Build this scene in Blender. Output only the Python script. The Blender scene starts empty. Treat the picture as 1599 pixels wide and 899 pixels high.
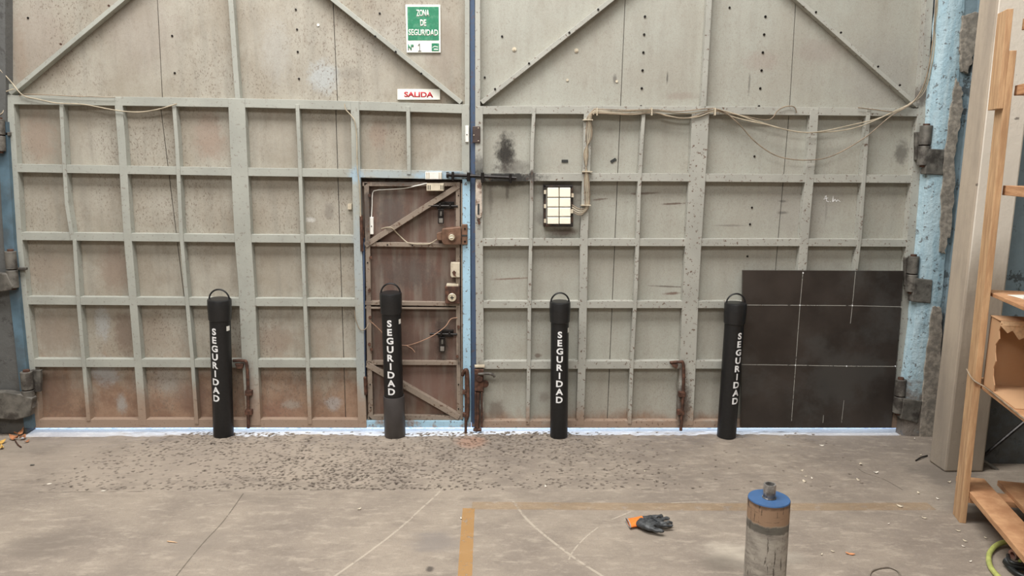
import bpy, bmesh, math, random
import numpy as np
from mathutils import Vector, Matrix
random.seed(7); rng = np.random.default_rng(7)
S = bpy.context.scene
COL = S.collection

# ------------------------------------------------------------------ camera
W, H, F = 1599.0, 899.0, 1155.0
CH = 1.75                                            # camera height
_d = Vector((732-W/2, 7300-H/2, F)).normalized()      # world down seen by the camera (x right, y down, z fwd)
_r = Vector((41000, 0, F)); _r = (_r - _r.dot(_d)*_d).normalized()
_f = _r.cross(_d)
def cam2world(v): return Vector((v.dot(_r), v.dot(_f), -v.dot(_d)))
def ray(px, py): return cam2world(Vector((px-W/2, py-H/2, F)).normalized())
_q = ray(740, 675); CAMD = -CH/_q.z*_q.y               # gate plane (Y=0) meets the floor at row 675
CX = CH/_q.z*_q.x*0
CAMPOS = Vector((0, -CAMD, CH))
cam = bpy.data.cameras.new('camera'); cam_o = bpy.data.objects.new('camera', cam); COL.objects.link(cam_o)
cam.sensor_fit = 'HORIZONTAL'; cam.sensor_width = 36; cam.lens = 36*F/W; cam.clip_start = 0.05; cam.clip_end = 200
cx, cy, cz = cam2world(Vector((1,0,0))), cam2world(Vector((0,-1,0))), cam2world(Vector((0,0,-1)))
cam_o.matrix_world = Matrix(((cx.x,cy.x,cz.x,CAMPOS.x),(cx.y,cy.y,cz.y,CAMPOS.y),(cx.z,cy.z,cz.z,CAMPOS.z),(0,0,0,1)))
S.camera = cam_o

# ------------------------------------------------------------------ light
w = bpy.data.worlds.new('sky'); S.world = w; w.use_nodes = True
bg = w.node_tree.nodes['Background']; bg.inputs[0].default_value = (0.40,0.62,1.0,1); bg.inputs[1].default_value = 3.0
sun = bpy.data.lights.new('sun','SUN'); sun.energy = 11; sun.angle = 0.01; sun.color = (0.62,0.78,1.0)
so = bpy.data.objects.new('sun', sun); COL.objects.link(so); so.location = (0,6,5)
so.rotation_euler = Vector((0.05,-1,-0.27)).to_track_quat('-Z','Y').to_euler()
def area(name, loc, sx, sy, e, col, rot=(0,0,0)):
    l = bpy.data.lights.new(name,'AREA'); l.shape = 'RECTANGLE'; l.size = sx; l.size_y = sy; l.energy = e; l.color = col
    o = bpy.data.objects.new(name, l); COL.objects.link(o); o.location = loc; o.rotation_euler = rot; return o
area('skylight_fill_light', (-0.9,-2.0,5.9), 5.0, 1.8, 410, (1,0.985,0.965))
area('skylight_fill_light', (-0.8,-7.6,5.9), 6.0, 3.0, 420, (1,0.985,0.965))  # added fill light further back under the closed roof
S.view_settings.view_transform = 'Standard'; S.view_settings.look = 'None'; S.view_settings.gamma = 1
S.view_settings.use_curve_mapping = False; S.view_settings.exposure = 0.36

# ------------------------------------------------------------------ helpers
def onY(px, py, Y=0.0):
    d = ray(px, py); t = (Y+CAMD)/d.y; return CAMPOS + d*t
def onZ(px, py, Z=0.0):
    d = ray(px, py); t = (Z-CH)/d.z; return CAMPOS + d*t
def sc(Y): return (Y+CAMD)/F                                     # metres per pixel near the middle of plane Y
def srgb(r, g, b):
    f = lambda c: (c/255/12.92) if c/255 <= 0.04045 else ((c/255+0.055)/1.055)**2.4
    return (f(r), f(g), f(b), 1)
def link(o, parent=None):
    COL.objects.link(o)
    if parent: 
        o.parent = parent; o.matrix_parent_inverse = parent.matrix_world.inverted()
    return o
def obj(name, bm, mat, parent=None, smooth=False, bevel=0):
    me = bpy.data.meshes.new(name)
    bmesh.ops.recalc_face_normals(bm, faces=bm.faces)
    bm.to_mesh(me); bm.free(); me.materials.append(mat)
    if smooth:
        for p in me.polygons: p.use_smooth = True
    o = bpy.data.objects.new(name, me); link(o, parent)
    if bevel:
        m = o.modifiers.new('bevel','BEVEL'); m.width = bevel; m.segments = 2; m.limit_method = 'ANGLE'
    if smooth:
        try: me.set_sharp_from_angle(angle=math.radians(40))
        except Exception: pass
    return o
def tag(o, label=None, cat=None, group=None, kind=None):
    if label: o['label'] = label
    if cat: o['category'] = cat
    if group: o['group'] = group
    if kind: o['kind'] = kind
    return o
def empty(name, loc, label=None, cat=None, group=None, kind=None):
    o = bpy.data.objects.new(name, None); o.location = loc; o.empty_display_size = 0.05; COL.objects.link(o)
    bpy.context.view_layer.update()
    o.matrix_world = Matrix.Translation(loc)
    return tag(o, label, cat, group, kind)
def centre(o):
    """move a single-mesh thing's origin to its base"""
    me = o.data; co = np.empty(len(me.vertices)*3); me.vertices.foreach_get('co', co); co = co.reshape(-1,3)
    c = (co.min(0)+co.max(0))/2; c[2] = co[:,2].min()
    me.transform(Matrix.Translation(-Vector(c))); o.location = Vector(c); return o
def box(bm, p0, p1, M=None):
    x0,y0,z0 = p0; x1,y1,z1 = p1
    vs = [Vector(c) for c in ((x0,y0,z0),(x1,y0,z0),(x1,y1,z0),(x0,y1,z0),(x0,y0,z1),(x1,y0,z1),(x1,y1,z1),(x0,y1,z1))]
    if M: vs = [M@v for v in vs]
    v = [bm.verts.new(c) for c in vs]
    for f in ((0,1,2,3),(4,5,6,7),(0,1,5,4),(1,2,6,5),(2,3,7,6),(3,0,4,7)): bm.faces.new([v[i] for i in f])
def prism(bm, front, Y1):
    """front: list of world points; extruded along Y to Y1"""
    a = [bm.verts.new(p) for p in front]; b = [bm.verts.new((p[0],Y1,p[2])) for p in front]
    n = len(a); bm.faces.new(a); bm.faces.new(b[::-1])
    for i in range(n): bm.faces.new((a[i],a[(i+1)%n],b[(i+1)%n],b[i]))
def polypx(bm, pts, Y0, Y1): prism(bm, [onY(x,y,Y0) for x,y in pts], Y1)
def rectpx(bm, x0,y0,x1,y1, Y0, Y1): polypx(bm, [(x0,y0),(x1,y0),(x1,y1),(x0,y1)], Y0, Y1)
def bar(bm, pts, wd, mode, Y0, Y1):
    """pts px polyline of the centre line, width wd px, extruded from Y0 (front) to Y1"""
    if not isinstance(wd,(list,tuple)): wd = [wd]*len(pts)
    L, R = [], []
    for i,(x,y) in enumerate(pts):
        h = wd[i]/2
        if mode == 'v': L.append((x-h,y)); R.append((x+h,y))
        elif mode == 'h': L.append((x,y-h)); R.append((x,y+h))
        else:
            (ax,ay),(bx,by) = pts[max(0,i-1)], pts[min(len(pts)-1,i+1)]
            l = math.hypot(bx-ax,by-ay); nx,ny = -(by-ay)/l, (bx-ax)/l
            L.append((x-nx*h,y-ny*h)); R.append((x+nx*h,y+ny*h))
    vf = [[bm.verts.new(onY(*p,Y0)) for p in s] for s in (L,R)]
    vb = [[bm.verts.new((v.co.x,Y1,v.co.z)) for v in s] for s in vf]
    n = len(pts)
    for i in range(n-1):
        for q in ((vf[0],vf[1]),(vb[0],vb[1]),(vf[0],vb[0]),(vf[1],vb[1])):
            bm.faces.new((q[0][i],q[0][i+1],q[1][i+1],q[1][i]))
    for i in (0,n-1): bm.faces.new((vf[0][i],vf[1][i],vb[1][i],vb[0][i]))
def smooth_path(P, n=6):
    P = [Vector(p) for p in P]; out = []
    for i in range(len(P)-1):
        p0,p1,p2,p3 = P[max(i-1,0)],P[i],P[i+1],P[min(i+2,len(P)-1)]
        for k in range(n):
            t = k/n; out.append(0.5*((2*p1)+(p2-p0)*t+(2*p0-5*p1+4*p2-p3)*t*t+(3*p1-p0-3*p2+p3)*t**3))
    out.append(P[-1]); return out
def tube(bm, P, r, seg=8, sm=6, cap=True):
    P = smooth_path(P, sm) if sm > 1 else [Vector(p) for p in P]
    rr = r if isinstance(r,(list,tuple)) else None
    rings = []; up = None
    for i,p in enumerate(P):
        t = (P[min(i+1,len(P)-1)]-P[max(i-1,0)]).normalized()
        if up is None: up = t.orthogonal().normalized()
        up = (up - up.dot(t)*t).normalized(); s = t.cross(up)
        ri = r if rr is None else rr[0]+(rr[1]-rr[0])*i/(len(P)-1)
        rings.append([bm.verts.new(p+ri*(math.cos(a)*up+math.sin(a)*s)) for a in [2*math.pi*k/seg for k in range(seg)]])
    for a,b in zip(rings,rings[1:]):
        for k in range(seg): bm.faces.new((a[k],a[(k+1)%seg],b[(k+1)%seg],b[k]))
    if cap: bm.faces.new(rings[0]); bm.faces.new(rings[-1][::-1])
def cyl(bm, a, b, r, seg=24, r2=None): tube(bm, [a,b], (r, r if r2 is None else r2), seg, 1)
def lathe(bm, prof, M, seg=40):
    rings = []
    for r,z in prof:
        rings.append([bm.verts.new(M@Vector((r*math.cos(2*math.pi*k/seg), r*math.sin(2*math.pi*k/seg), z))) for k in range(seg)])
    for a,b in zip(rings,rings[1:]):
        for k in range(seg): bm.faces.new((a[k],a[(k+1)%seg],b[(k+1)%seg],b[k]))
    return rings
def sphere(bm, c, r, scl=(1,1,1)):
    m = Matrix.Translation(c) @ Matrix.Diagonal((*scl,1)); bmesh.ops.create_icosphere(bm, subdivisions=2, radius=r, matrix=m)

# ------------------------------------------------------------------ materials
def nt(name):
    m = bpy.data.materials.new(name); m.use_nodes = True; t = m.node_tree; return m, t, t.nodes['Principled BSDF']
class G:
    def __init__(s, t): s.t = t; s.pos = t.nodes.new('ShaderNodeNewGeometry').outputs['Position']
    def n(s, k, **kw):
        x = s.t.nodes.new(k)
        for a,b in kw.items(): setattr(x,a,b)
        return x
    def l(s, a, b): s.t.links.new(a,b)
    def noise(s, scale, detail=4, rough=0.55, vec=None, stretch=None):
        v = vec or s.pos
        if stretch:
            m = s.n('ShaderNodeVectorMath', operation='MULTIPLY'); s.l(v, m.inputs[0]); m.inputs[1].default_value = stretch; v = m.outputs[0]
        x = s.n('ShaderNodeTexNoise'); s.l(v, x.inputs['Vector']); x.inputs['Scale'].default_value = scale
        x.inputs['Detail'].default_value = detail; x.inputs['Roughness'].default_value = rough; return x.outputs['Fac']
    def ramp(s, f, a, b, lo=0.0, hi=1.0):
        x = s.n('ShaderNodeMapRange'); x.interpolation_type = 'SMOOTHSTEP'; s.l(f, x.inputs[0])
        for i,v in enumerate((a,b,lo,hi)): x.inputs[i+1].default_value = v
        return x.outputs[0]
    def math(s, op, a, b=None):
        x = s.n('ShaderNodeMath', operation=op)
        for i,v in enumerate((a,b)):
            if v is None: continue
            if isinstance(v,(int,float)): x.inputs[i].default_value = v
            else: s.l(v, x.inputs[i])
        return x.outputs[0]
    def mix(s, f, a, b):
        x = s.n('ShaderNodeMix', data_type='RGBA')
        if isinstance(f,(int,float)): x.inputs[0].default_value = f
        else: s.l(f, x.inputs[0])
        for i,v in ((6,a),(7,b)):
            if isinstance(v, tuple): x.inputs[i].default_value = v
            else: s.l(v, x.inputs[i])
        return x.outputs[2]
    def axis(s, i):
        if not hasattr(s,'sep'):
            s.sep = s.n('ShaderNodeSeparateXYZ'); s.l(s.pos, s.sep.inputs[0])
        return s.sep.outputs[i]
    def bump(s, bsdf, h, strength=0.3, dist=0.01):
        x = s.n('ShaderNodeBump'); x.inputs['Strength'].default_value = strength; x.inputs['Distance'].default_value = dist
        s.l(h, x.inputs['Height']); s.l(x.outputs[0], bsdf.inputs['Normal'])
def simple(name, col, rough=0.6, metal=0.0, var=0.12, scale=30, bump=0.0, dirt=None, dirt_amt=0.5):
    m,t,b = nt(name); g = G(t)
    n = g.noise(scale, 5)
    c2 = tuple(max(0,c*(1-2*var)) for c in col[:3])+(1,); c1 = tuple(min(1,c*(1+var)) for c in col[:3])+(1,)
    c = g.mix(g.ramp(n,0.3,0.7), c2, c1)
    if dirt: c = g.mix(g.math('MULTIPLY', g.ramp(g.noise(scale*0.4,6,0.7),0.48,0.62), dirt_amt), c, dirt)
    g.l(c, b.inputs['Base Color']); b.inputs['Roughness'].default_value = rough; b.inputs['Metallic'].default_value = metal
    if bump: g.bump(b, n, bump, 0.004)
    return m
def stains(g, c, lst, Y=0.0):
    """stains with a shape of their own: (px, py, rx, ry, colour, strength, angle)"""
    wob = g.noise(22,5,0.65); fine = g.noise(120,4,0.6, stretch=(1,1,0.5))
    wobf = g.math('ADD', g.math('MULTIPLY', g.math('SUBTRACT', wob, 0.5), 1.5), g.math('MULTIPLY', g.math('SUBTRACT', fine, 0.5), 0.8))
    for st in lst:
        px,py,rx,ry,colr,k = st[:6]; lu = sum(colr[:3])/3; colr = tuple((q*0.62+lu*0.38)*0.90 for q in colr[:3])+(1,); ang = st[6] if len(st) > 6 else 0
        p = onY(px,py,Y); s_ = sc(Y)
        mp = g.n('ShaderNodeMapping'); mp.vector_type = 'TEXTURE'
        mp.inputs['Location'].default_value = (p.x,0,p.z); mp.inputs['Rotation'].default_value = (0,-math.radians(ang)*-1,0)
        mp.inputs['Scale'].default_value = (rx*s_,1e6,ry*s_)
        g.l(g.pos, mp.inputs['Vector'])
        ln = g.n('ShaderNodeVectorMath', operation='LENGTH'); g.l(mp.outputs[0], ln.inputs[0])
        f = g.math('ADD', ln.outputs['Value'], wobf)
        f = g.math('MULTIPLY', g.ramp(f, 1.3, 0.4), k*0.9)
        c = g.mix(f, c, colr)
    return c
RUST = srgb(122,88,68); RUSTL = srgb(150,120,98); SOOT = srgb(28,24,22); BLUE = srgb(148,190,214); PALE = srgb(178,184,186)
def sheet_mat(name, c1, c2, rust_z, rust_k, speck, lst, Y=0.05, grime=1.0):
    m,t,b = nt(name); g = G(t)
    streak = g.noise(3.0,4,0.6, stretch=(6,1,0.7)); blot = g.noise(2.3,5,0.6)
    c = g.mix(g.ramp(blot,0.32,0.68), c1, c2)
    c = g.mix(g.math('MULTIPLY', g.ramp(streak,0.42,0.70), 0.45*grime), c, srgb(140,136,126))
    c = g.mix(g.math('MULTIPLY', g.ramp(g.noise(11,6,0.7,stretch=(1.6,1,0.8)),0.50,0.72), 0.35*grime), c, srgb(124,112,98))
    # rust creeping up from the bottom edge
    z = g.axis(2)
    zz = g.math('ADD', z, g.math('MULTIPLY', g.math('SUBTRACT', g.noise(5,6,0.7, stretch=(1.4,1,0.8)), 0.5), rust_z*1.5))
    r1 = g.ramp(zz, rust_z, rust_z*0.25, 0, rust_k)
    rc = g.mix(g.ramp(g.noise(9,6,0.7),0.35,0.65), RUST, RUSTL)
    c = g.mix(r1, c, rc)
    c = stains(g, c, lst, Y)
    sp = g.noise(130,4,0.65, stretch=(1,1,0.6)); spm = g.math('MULTIPLY', g.ramp(sp,0.54,0.66), g.ramp(g.noise(1.7,3),0.40,0.62,0.15,speck))
    c = g.mix(spm, c, srgb(112,98,86))
    gr = g.noise(210,2,0.6); c = g.mix(g.math('MULTIPLY', g.ramp(gr,0.4,0.7), 0.16), c, srgb(110,98,86))
    g.l(c, b.inputs['Base Color']); b.inputs['Roughness'].default_value = 0.72; b.inputs['Specular IOR Level'].default_value = 0.3
    g.bump(b, g.noise(34,5,0.65), 0.25, 0.004)
    return m
def bar_mat(name, col, chips=0.5, rustlow=0.25, lst=(), Y=0.0):
    m,t,b = nt(name); g = G(t)
    c = g.mix(g.ramp(g.noise(4,4),0.35,0.68), col, tuple(x*0.86 for x in col[:3])+(1,))
    z = g.axis(2)
    zz = g.math('ADD', z, g.math('MULTIPLY', g.math('SUBTRACT', g.noise(9,5,0.7), 0.5), 0.35))
    c = g.mix(g.ramp(zz, rustlow, rustlow*0.3, 0, 0.75), c, RUSTL)
    c = stains(g, c, lst, Y) if lst else c
    ch = g.noise(48,5,0.7); c = g.mix(g.math('MULTIPLY', g.ramp(ch,0.585,0.625), chips), c, srgb(92,66,50))
    g.l(c, b.inputs['Base Color']); b.inputs['Roughness'].default_value = 0.6
    g.bump(b, g.noise(60,4), 0.2, 0.003)
    return m

M_LS = sheet_mat('left_leaf_sheet', srgb(170,165,153), srgb(152,144,130), 0.62, 0.85, 0.9, [
    (60,215,26,38,srgb(168,138,112),0.7),(325,210,22,36,srgb(172,142,118),0.7),(335,230,30,20,srgb(168,136,110),0.4),
    (75,420,40,30,srgb(160,132,106),0.45),(180,420,26,40,srgb(152,118,92),0.6),(85,520,38,36,srgb(152,124,98),0.6),
    (195,520,18,40,srgb(128,100,78),0.8),(240,520,40,34,srgb(156,132,106),0.5),(160,505,12,28,PALE,0.6),
    (165,580,22,24,PALE,0.7),(260,590,24,26,srgb(168,160,146),0.8),(190,630,9,16,srgb(170,168,160),0.8),
    (430,530,34,26,srgb(150,120,94),0.6),(505,520,34,30,srgb(158,134,108),0.4),(435,640,40,18,srgb(160,96,66),0.35),
    (85,610,34,40,srgb(124,90,66),0.6),(300,620,30,30,srgb(134,92,68),0.6),(520,630,14,12,PALE,0.5),(455,632,18,8,srgb(168,158,140),0.7),
    (590,210,16,22,srgb(160,130,104),0.7),(670,160,40,14,srgb(162,128,98),0.5,-30),(505,120,24,24,srgb(182,190,190),0.85),
    (60,60,46,60,srgb(172,152,134),0.5),(30,90,12,60,srgb(160,130,100),0.5),(220,50,60,60,srgb(168,152,136),0.45),
    (690,80,26,60,srgb(158,138,118),0.5),(545,115,22,10,srgb(120,112,100),0.35),(600,60,40,40,srgb(172,164,150),0.4),
    (430,80,24,50,srgb(184,182,172),0.5),(515,330,8,16,srgb(110,100,90),0.5),(484,343,8,4,srgb(230,228,222),0.6)])
M_RS = sheet_mat('right_leaf_sheet', srgb(168,168,158), srgb(162,159,148), 0.15, 0.8, 0.3, [
    (790,240,15,30,SOOT,1.05),(800,262,30,12,srgb(90,80,72),0.6),(785,285,40,8,SOOT,0.7),(845,342,9,10,srgb(110,104,96),0.5),
    (880,362,22,7,srgb(104,74,58),0.8),(880,300,30,40,srgb(150,136,122),0.4),
    (1190,96,26,16,srgb(172,150,134),0.5),(1065,150,24,6,srgb(160,140,122),0.6),(1280,80,40,20,srgb(160,142,128),0.5),
    (1005,302,26,2,srgb(110,80,62),0.8,-3),(1052,318,20,1.6,srgb(104,70,52),0.9,-3),(938,311,14,1.6,srgb(110,80,60),0.8,-6),
    (1040,447,30,1.4,srgb(90,70,56),0.8,2),(1050,458,14,2.5,srgb(118,74,52),0.9,-4),(1140,352,26,1.6,srgb(120,110,100),0.6),
    (1408,238,12,18,srgb(70,64,58),0.7),(1222,314,7,2,srgb(50,45,40),0.9),(1222,332,8,2.4,srgb(50,45,40),0.9),
    (960,124,3,8,srgb(90,84,78),0.7),(1042,122,1.5,10,srgb(80,74,68),0.8),(1170,130,1.5,18,srgb(90,84,78),0.6),
    (800,435,30,1.5,srgb(130,84,60),0.8,-3),(766,310,4,26,srgb(116,104,92),0.5),(792,300,3,14,srgb(90,80,70),0.6),
    (966,214,5,2,srgb(30,30,28),0.0),(1290,330,2,22,srgb(120,112,104),0.5),(840,555,6,4,srgb(112,80,60),0.8),
    (850,620,10,10,srgb(120,100,84),0.5),(1066,640,9,34,srgb(80,54,42),0.8),(1062,600,8,20,srgb(96,66,50),0.6),
    (775,640,14,16,srgb(112,84,64),0.6),(1250,320,60,60,srgb(158,152,142),0.5),(1380,120,60,60,srgb(160,156,146),0.5)], grime=0.45)
BARC = srgb(165,166,157)
M_LB = bar_mat('left_leaf_frame_paint', BARC, 0.35, 0.42, [
    (600,272,34,8,srgb(160,185,196),0.7),(556,274,12,14,BLUE,0.9),(690,274,50,9,BLUE,0.95),(559,400,9,80,srgb(160,180,188),0.7),
    (563,560,9,70,srgb(150,166,170),0.5),(715,275,14,6,SOOT,0.6),(700,663,60,5,srgb(170,205,222),0.9),(392,610,8,50,srgb(140,100,76),0.5)])
M_RB = bar_mat('right_leaf_frame_paint', srgb(170,169,160), 0.9, 0.22, [
    (790,278,60,14,SOOT,1.05),(748,262,9,20,SOOT,0.7),(832,278,7,14,srgb(70,58,50),0.8),(830,300,4,20,srgb(120,104,90),0.6),
    (1066,630,14,40,srgb(84,58,44),0.9),(1066,580,8,20,srgb(110,80,62),0.7),(748,600,12,40,srgb(80,60,48),0.8),(748,650,10,20,srgb(70,50,40),0.8),
    (1440,150,14,16,srgb(90,70,60),0.8),(1435,60,12,60,srgb(150,144,134),0.6)])
M_DS = sheet_mat('wicket_door_sheet', srgb(112,86,76), srgb(92,76,68), 0.30, 0.35, 0.5, [
    (610,330,24,34,srgb(84,78,74),0.7),(640,425,44,28,srgb(84,72,66),0.7),(690,540,10,28,SOOT,0.6),(690,510,12,12,SOOT,0.6),
    (660,600,46,30,srgb(140,98,80),0.6),(680,320,30,20,srgb(112,76,64),0.5),(575,320,6,44,srgb(50,42,38),0.6)], 0.05)
M_DB = bar_mat('wicket_door_frame_paint', srgb(142,128,114), 0.9, 0.05, [
    (620,286,50,5,srgb(52,44,40),0.8),(574,330,8,50,srgb(76,62,54),0.9),(575,470,8,20,srgb(90,70,58),0.5),(718,540,5,40,srgb(80,60,50),0.6),
    (690,370,30,12,srgb(90,66,54),0.7)], 0.02)
M_LBLUE = bar_mat('light_blue_paint', srgb(166,202,222), 0.85, 0.06)
M_DBLUE = bar_mat('dark_blue_paint', srgb(66,84,110), 0.5, 0.02)
M_RUSTY = simple('rusty_iron', srgb(96,66,52), 0.75, 0.2, 0.3, 40, 0.4, srgb(60,42,34), 0.8)
M_BLACKOIL = simple('oily_black_steel', srgb(40,36,34), 0.35, 0.5, 0.3, 40, 0.2)
M_DARKST = simple('dark_painted_steel', srgb(108,104,97), 0.6, 0.2, 0.2, 20, 0.4, srgb(52,46,42), 0.8)
M_BLACKPL = simple('black_plastic_tube', srgb(24,24,25), 0.42, 0, 0.15, 60, 0.03)
M_CAP = simple('black_rubber_cap', srgb(30,30,31), 0.36, 0, 0.1, 60, 0.03)
M_SLEEVE = simple('dark_grey_plastic', srgb(70,66,65), 0.42, 0, 0.08, 10, 0.05)
M_WHITEP = simple('white_print', srgb(235,235,235), 0.6, 0, 0.02)
M_WHITEPL = simple('white_plastic', srgb(232,230,222), 0.4, 0, 0.04)
M_CREAM = simple('cream_plastic', srgb(205,194,172), 0.45, 0, 0.06, 20, 0, srgb(150,130,104), 0.4)
M_GREEN = simple('sign_green', srgb(34,122,88), 0.45, 0, 0.06, 60, 0, srgb(90,150,120), 0.5)
M_RED = simple('sign_red', srgb(196,40,56), 0.5, 0, 0.03)
M_SIGNW = simple('sign_white', srgb(236,236,226), 0.45, 0, 0.03)
M_INK = simple('dark_ink', srgb(46,48,46), 0.6, 0, 0.05)
M_BROWNLOCK = simple('brown_lock_enamel', srgb(124,94,76), 0.4, 0.15, 0.15, 30, 0.1, srgb(88,64,50), 0.5)
M_BRASS = simple('worn_brass', srgb(214,204,180), 0.35, 0.4, 0.15, 60)
M_CABLE = simple('beige_cable', srgb(178,166,144), 0.5, 0, 0.12, 20)
M_CABLE2 = simple('grimy_cable', srgb(142,126,106), 0.6, 0, 0.2, 20)
M_COPPER = simple('brown_wire', srgb(178,140,116), 0.5, 0, 0.1, 20)
M_WOOD = None

def wood_mat(name, col, dark, axis_stretch):
    m,t,b = nt(name); g = G(t)
    tc = g.n('ShaderNodeTexCoord'); v = tc.outputs['Object']
    gr = g.noise(14,6,0.6, vec=v, stretch=axis_stretch); fi = g.noise(60,4,0.6, vec=v, stretch=axis_stretch)
    c = g.mix(g.ramp(gr,0.35,0.65), col, dark); c = g.mix(g.math('MULTIPLY', g.ramp(fi,0.45,0.65),0.35), c, dark)
    kn = g.noise(5,2,0.5, vec=v); c = g.mix(g.math('MULTIPLY', g.ramp(kn,0.74,0.78),0.8), c, srgb(110,70,44))
    g.l(c, b.inputs['Base Color']); b.inputs['Roughness'].default_value = 0.68; g.bump(b, fi, 0.15, 0.002); return m
M_WOODV = wood_mat('pine_upright', srgb(202,166,126), srgb(172,134,98), (4,4,0.35))
M_WOODH = wood_mat('pine_board', srgb(196,152,112), srgb(166,120,84), (0.6,0.6,6))

def wall_mat(name, top, low, patch, zlow):
    m,t,b = nt(name); g = G(t)
    z = g.axis(2); n = g.noise(3.2,6,0.7); n2 = g.noise(14,5,0.7)
    zz = g.math('ADD', z, g.math('MULTIPLY', g.math('SUBTRACT', n, 0.5), 1.0))
    c = g.mix(g.ramp(zz, zlow+0.15, zlow-0.15), top, low)
    c = g.mix(g.math('MULTIPLY', g.ramp(g.noise(6,6,0.75),0.56,0.60),0.8), c, patch)
    c = g.mix(g.math('MULTIPLY', g.ramp(n2,0.4,0.7),0.25), c, tuple(x*0.6 for x in top[:3])+(1,))
    g.l(c, b.inputs['Base Color']); b.inputs['Roughness'].default_value = 0.85; g.bump(b, n2, 0.5, 0.01); return m
M_BACKWALL = wall_mat('blue_grey_plaster_wall', srgb(122,140,148), srgb(74,74,72), srgb(56,58,58), 0.85)
M_DARKWALL = wall_mat('dark_grey_render', srgb(92,92,90), srgb(84,82,78), srgb(70,68,66), 0.3)
M_PEEL = simple('bare_grey_render', srgb(150,141,129), 0.95, 0, 0.2, 40, 0.7, srgb(112,106,98), 0.6)
M_HALL = simple('hall_plaster', srgb(176,172,164), 0.9, 0, 0.08, 2)
M_ROOF = simple('roof_sheet', srgb(170,170,168), 0.8, 0, 0.05, 3)
def pier_mat():
    m,t,b = nt('light_blue_pier_paint'); g = G(t)
    st = g.noise(7,5,0.6, stretch=(5,5,0.5)); z = g.axis(2)
    c = g.mix(g.ramp(st,0.3,0.7), srgb(156,184,196), srgb(180,202,210))
    zz = g.math('ADD', z, g.math('MULTIPLY', g.math('SUBTRACT', g.noise(12,5,0.7),0.5),0.5))
    c = g.mix(g.ramp(zz,0.42,0.22), c, srgb(118,110,102))
    c = g.mix(g.math('MULTIPLY', g.ramp(g.noise(26,5,0.7),0.58,0.62),0.85), c, srgb(96,96,96))
    c = g.mix(g.math('MULTIPLY', g.ramp(g.noise(4,6,0.7),0.58,0.66),0.4), c, srgb(112,132,140))
    g.l(c, b.inputs['Base Color']); b.inputs['Roughness'].default_value = 0.75; g.bump(b, g.noise(18,5,0.7), 0.8, 0.012); return m
M_PIER = pier_mat()
def column_mat():
    m,t,b = nt('concrete_column'); g = G(t)
    z = g.axis(2); x = g.axis(0)
    n = g.noise(3,6,0.65, stretch=(3,3,0.5)); f = g.noise(30,5,0.7)
    c = g.mix(g.ramp(n,0.35,0.7), srgb(176,162,144), srgb(152,140,126))
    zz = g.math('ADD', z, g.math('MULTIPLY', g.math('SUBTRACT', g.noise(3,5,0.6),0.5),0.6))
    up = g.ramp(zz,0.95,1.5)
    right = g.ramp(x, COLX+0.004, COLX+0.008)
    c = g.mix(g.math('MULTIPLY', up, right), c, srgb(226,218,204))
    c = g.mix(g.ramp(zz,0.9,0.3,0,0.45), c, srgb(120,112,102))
    c = g.mix(g.math('MULTIPLY', g.ramp(g.noise(16,4,0.6),0.70,0.73),0.7), c, srgb(70,60,52))
    g.l(c, b.inputs['Base Color']); b.inputs['Roughness'].default_value = 0.88; g.bump(b, f, 0.4, 0.006); return m
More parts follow.
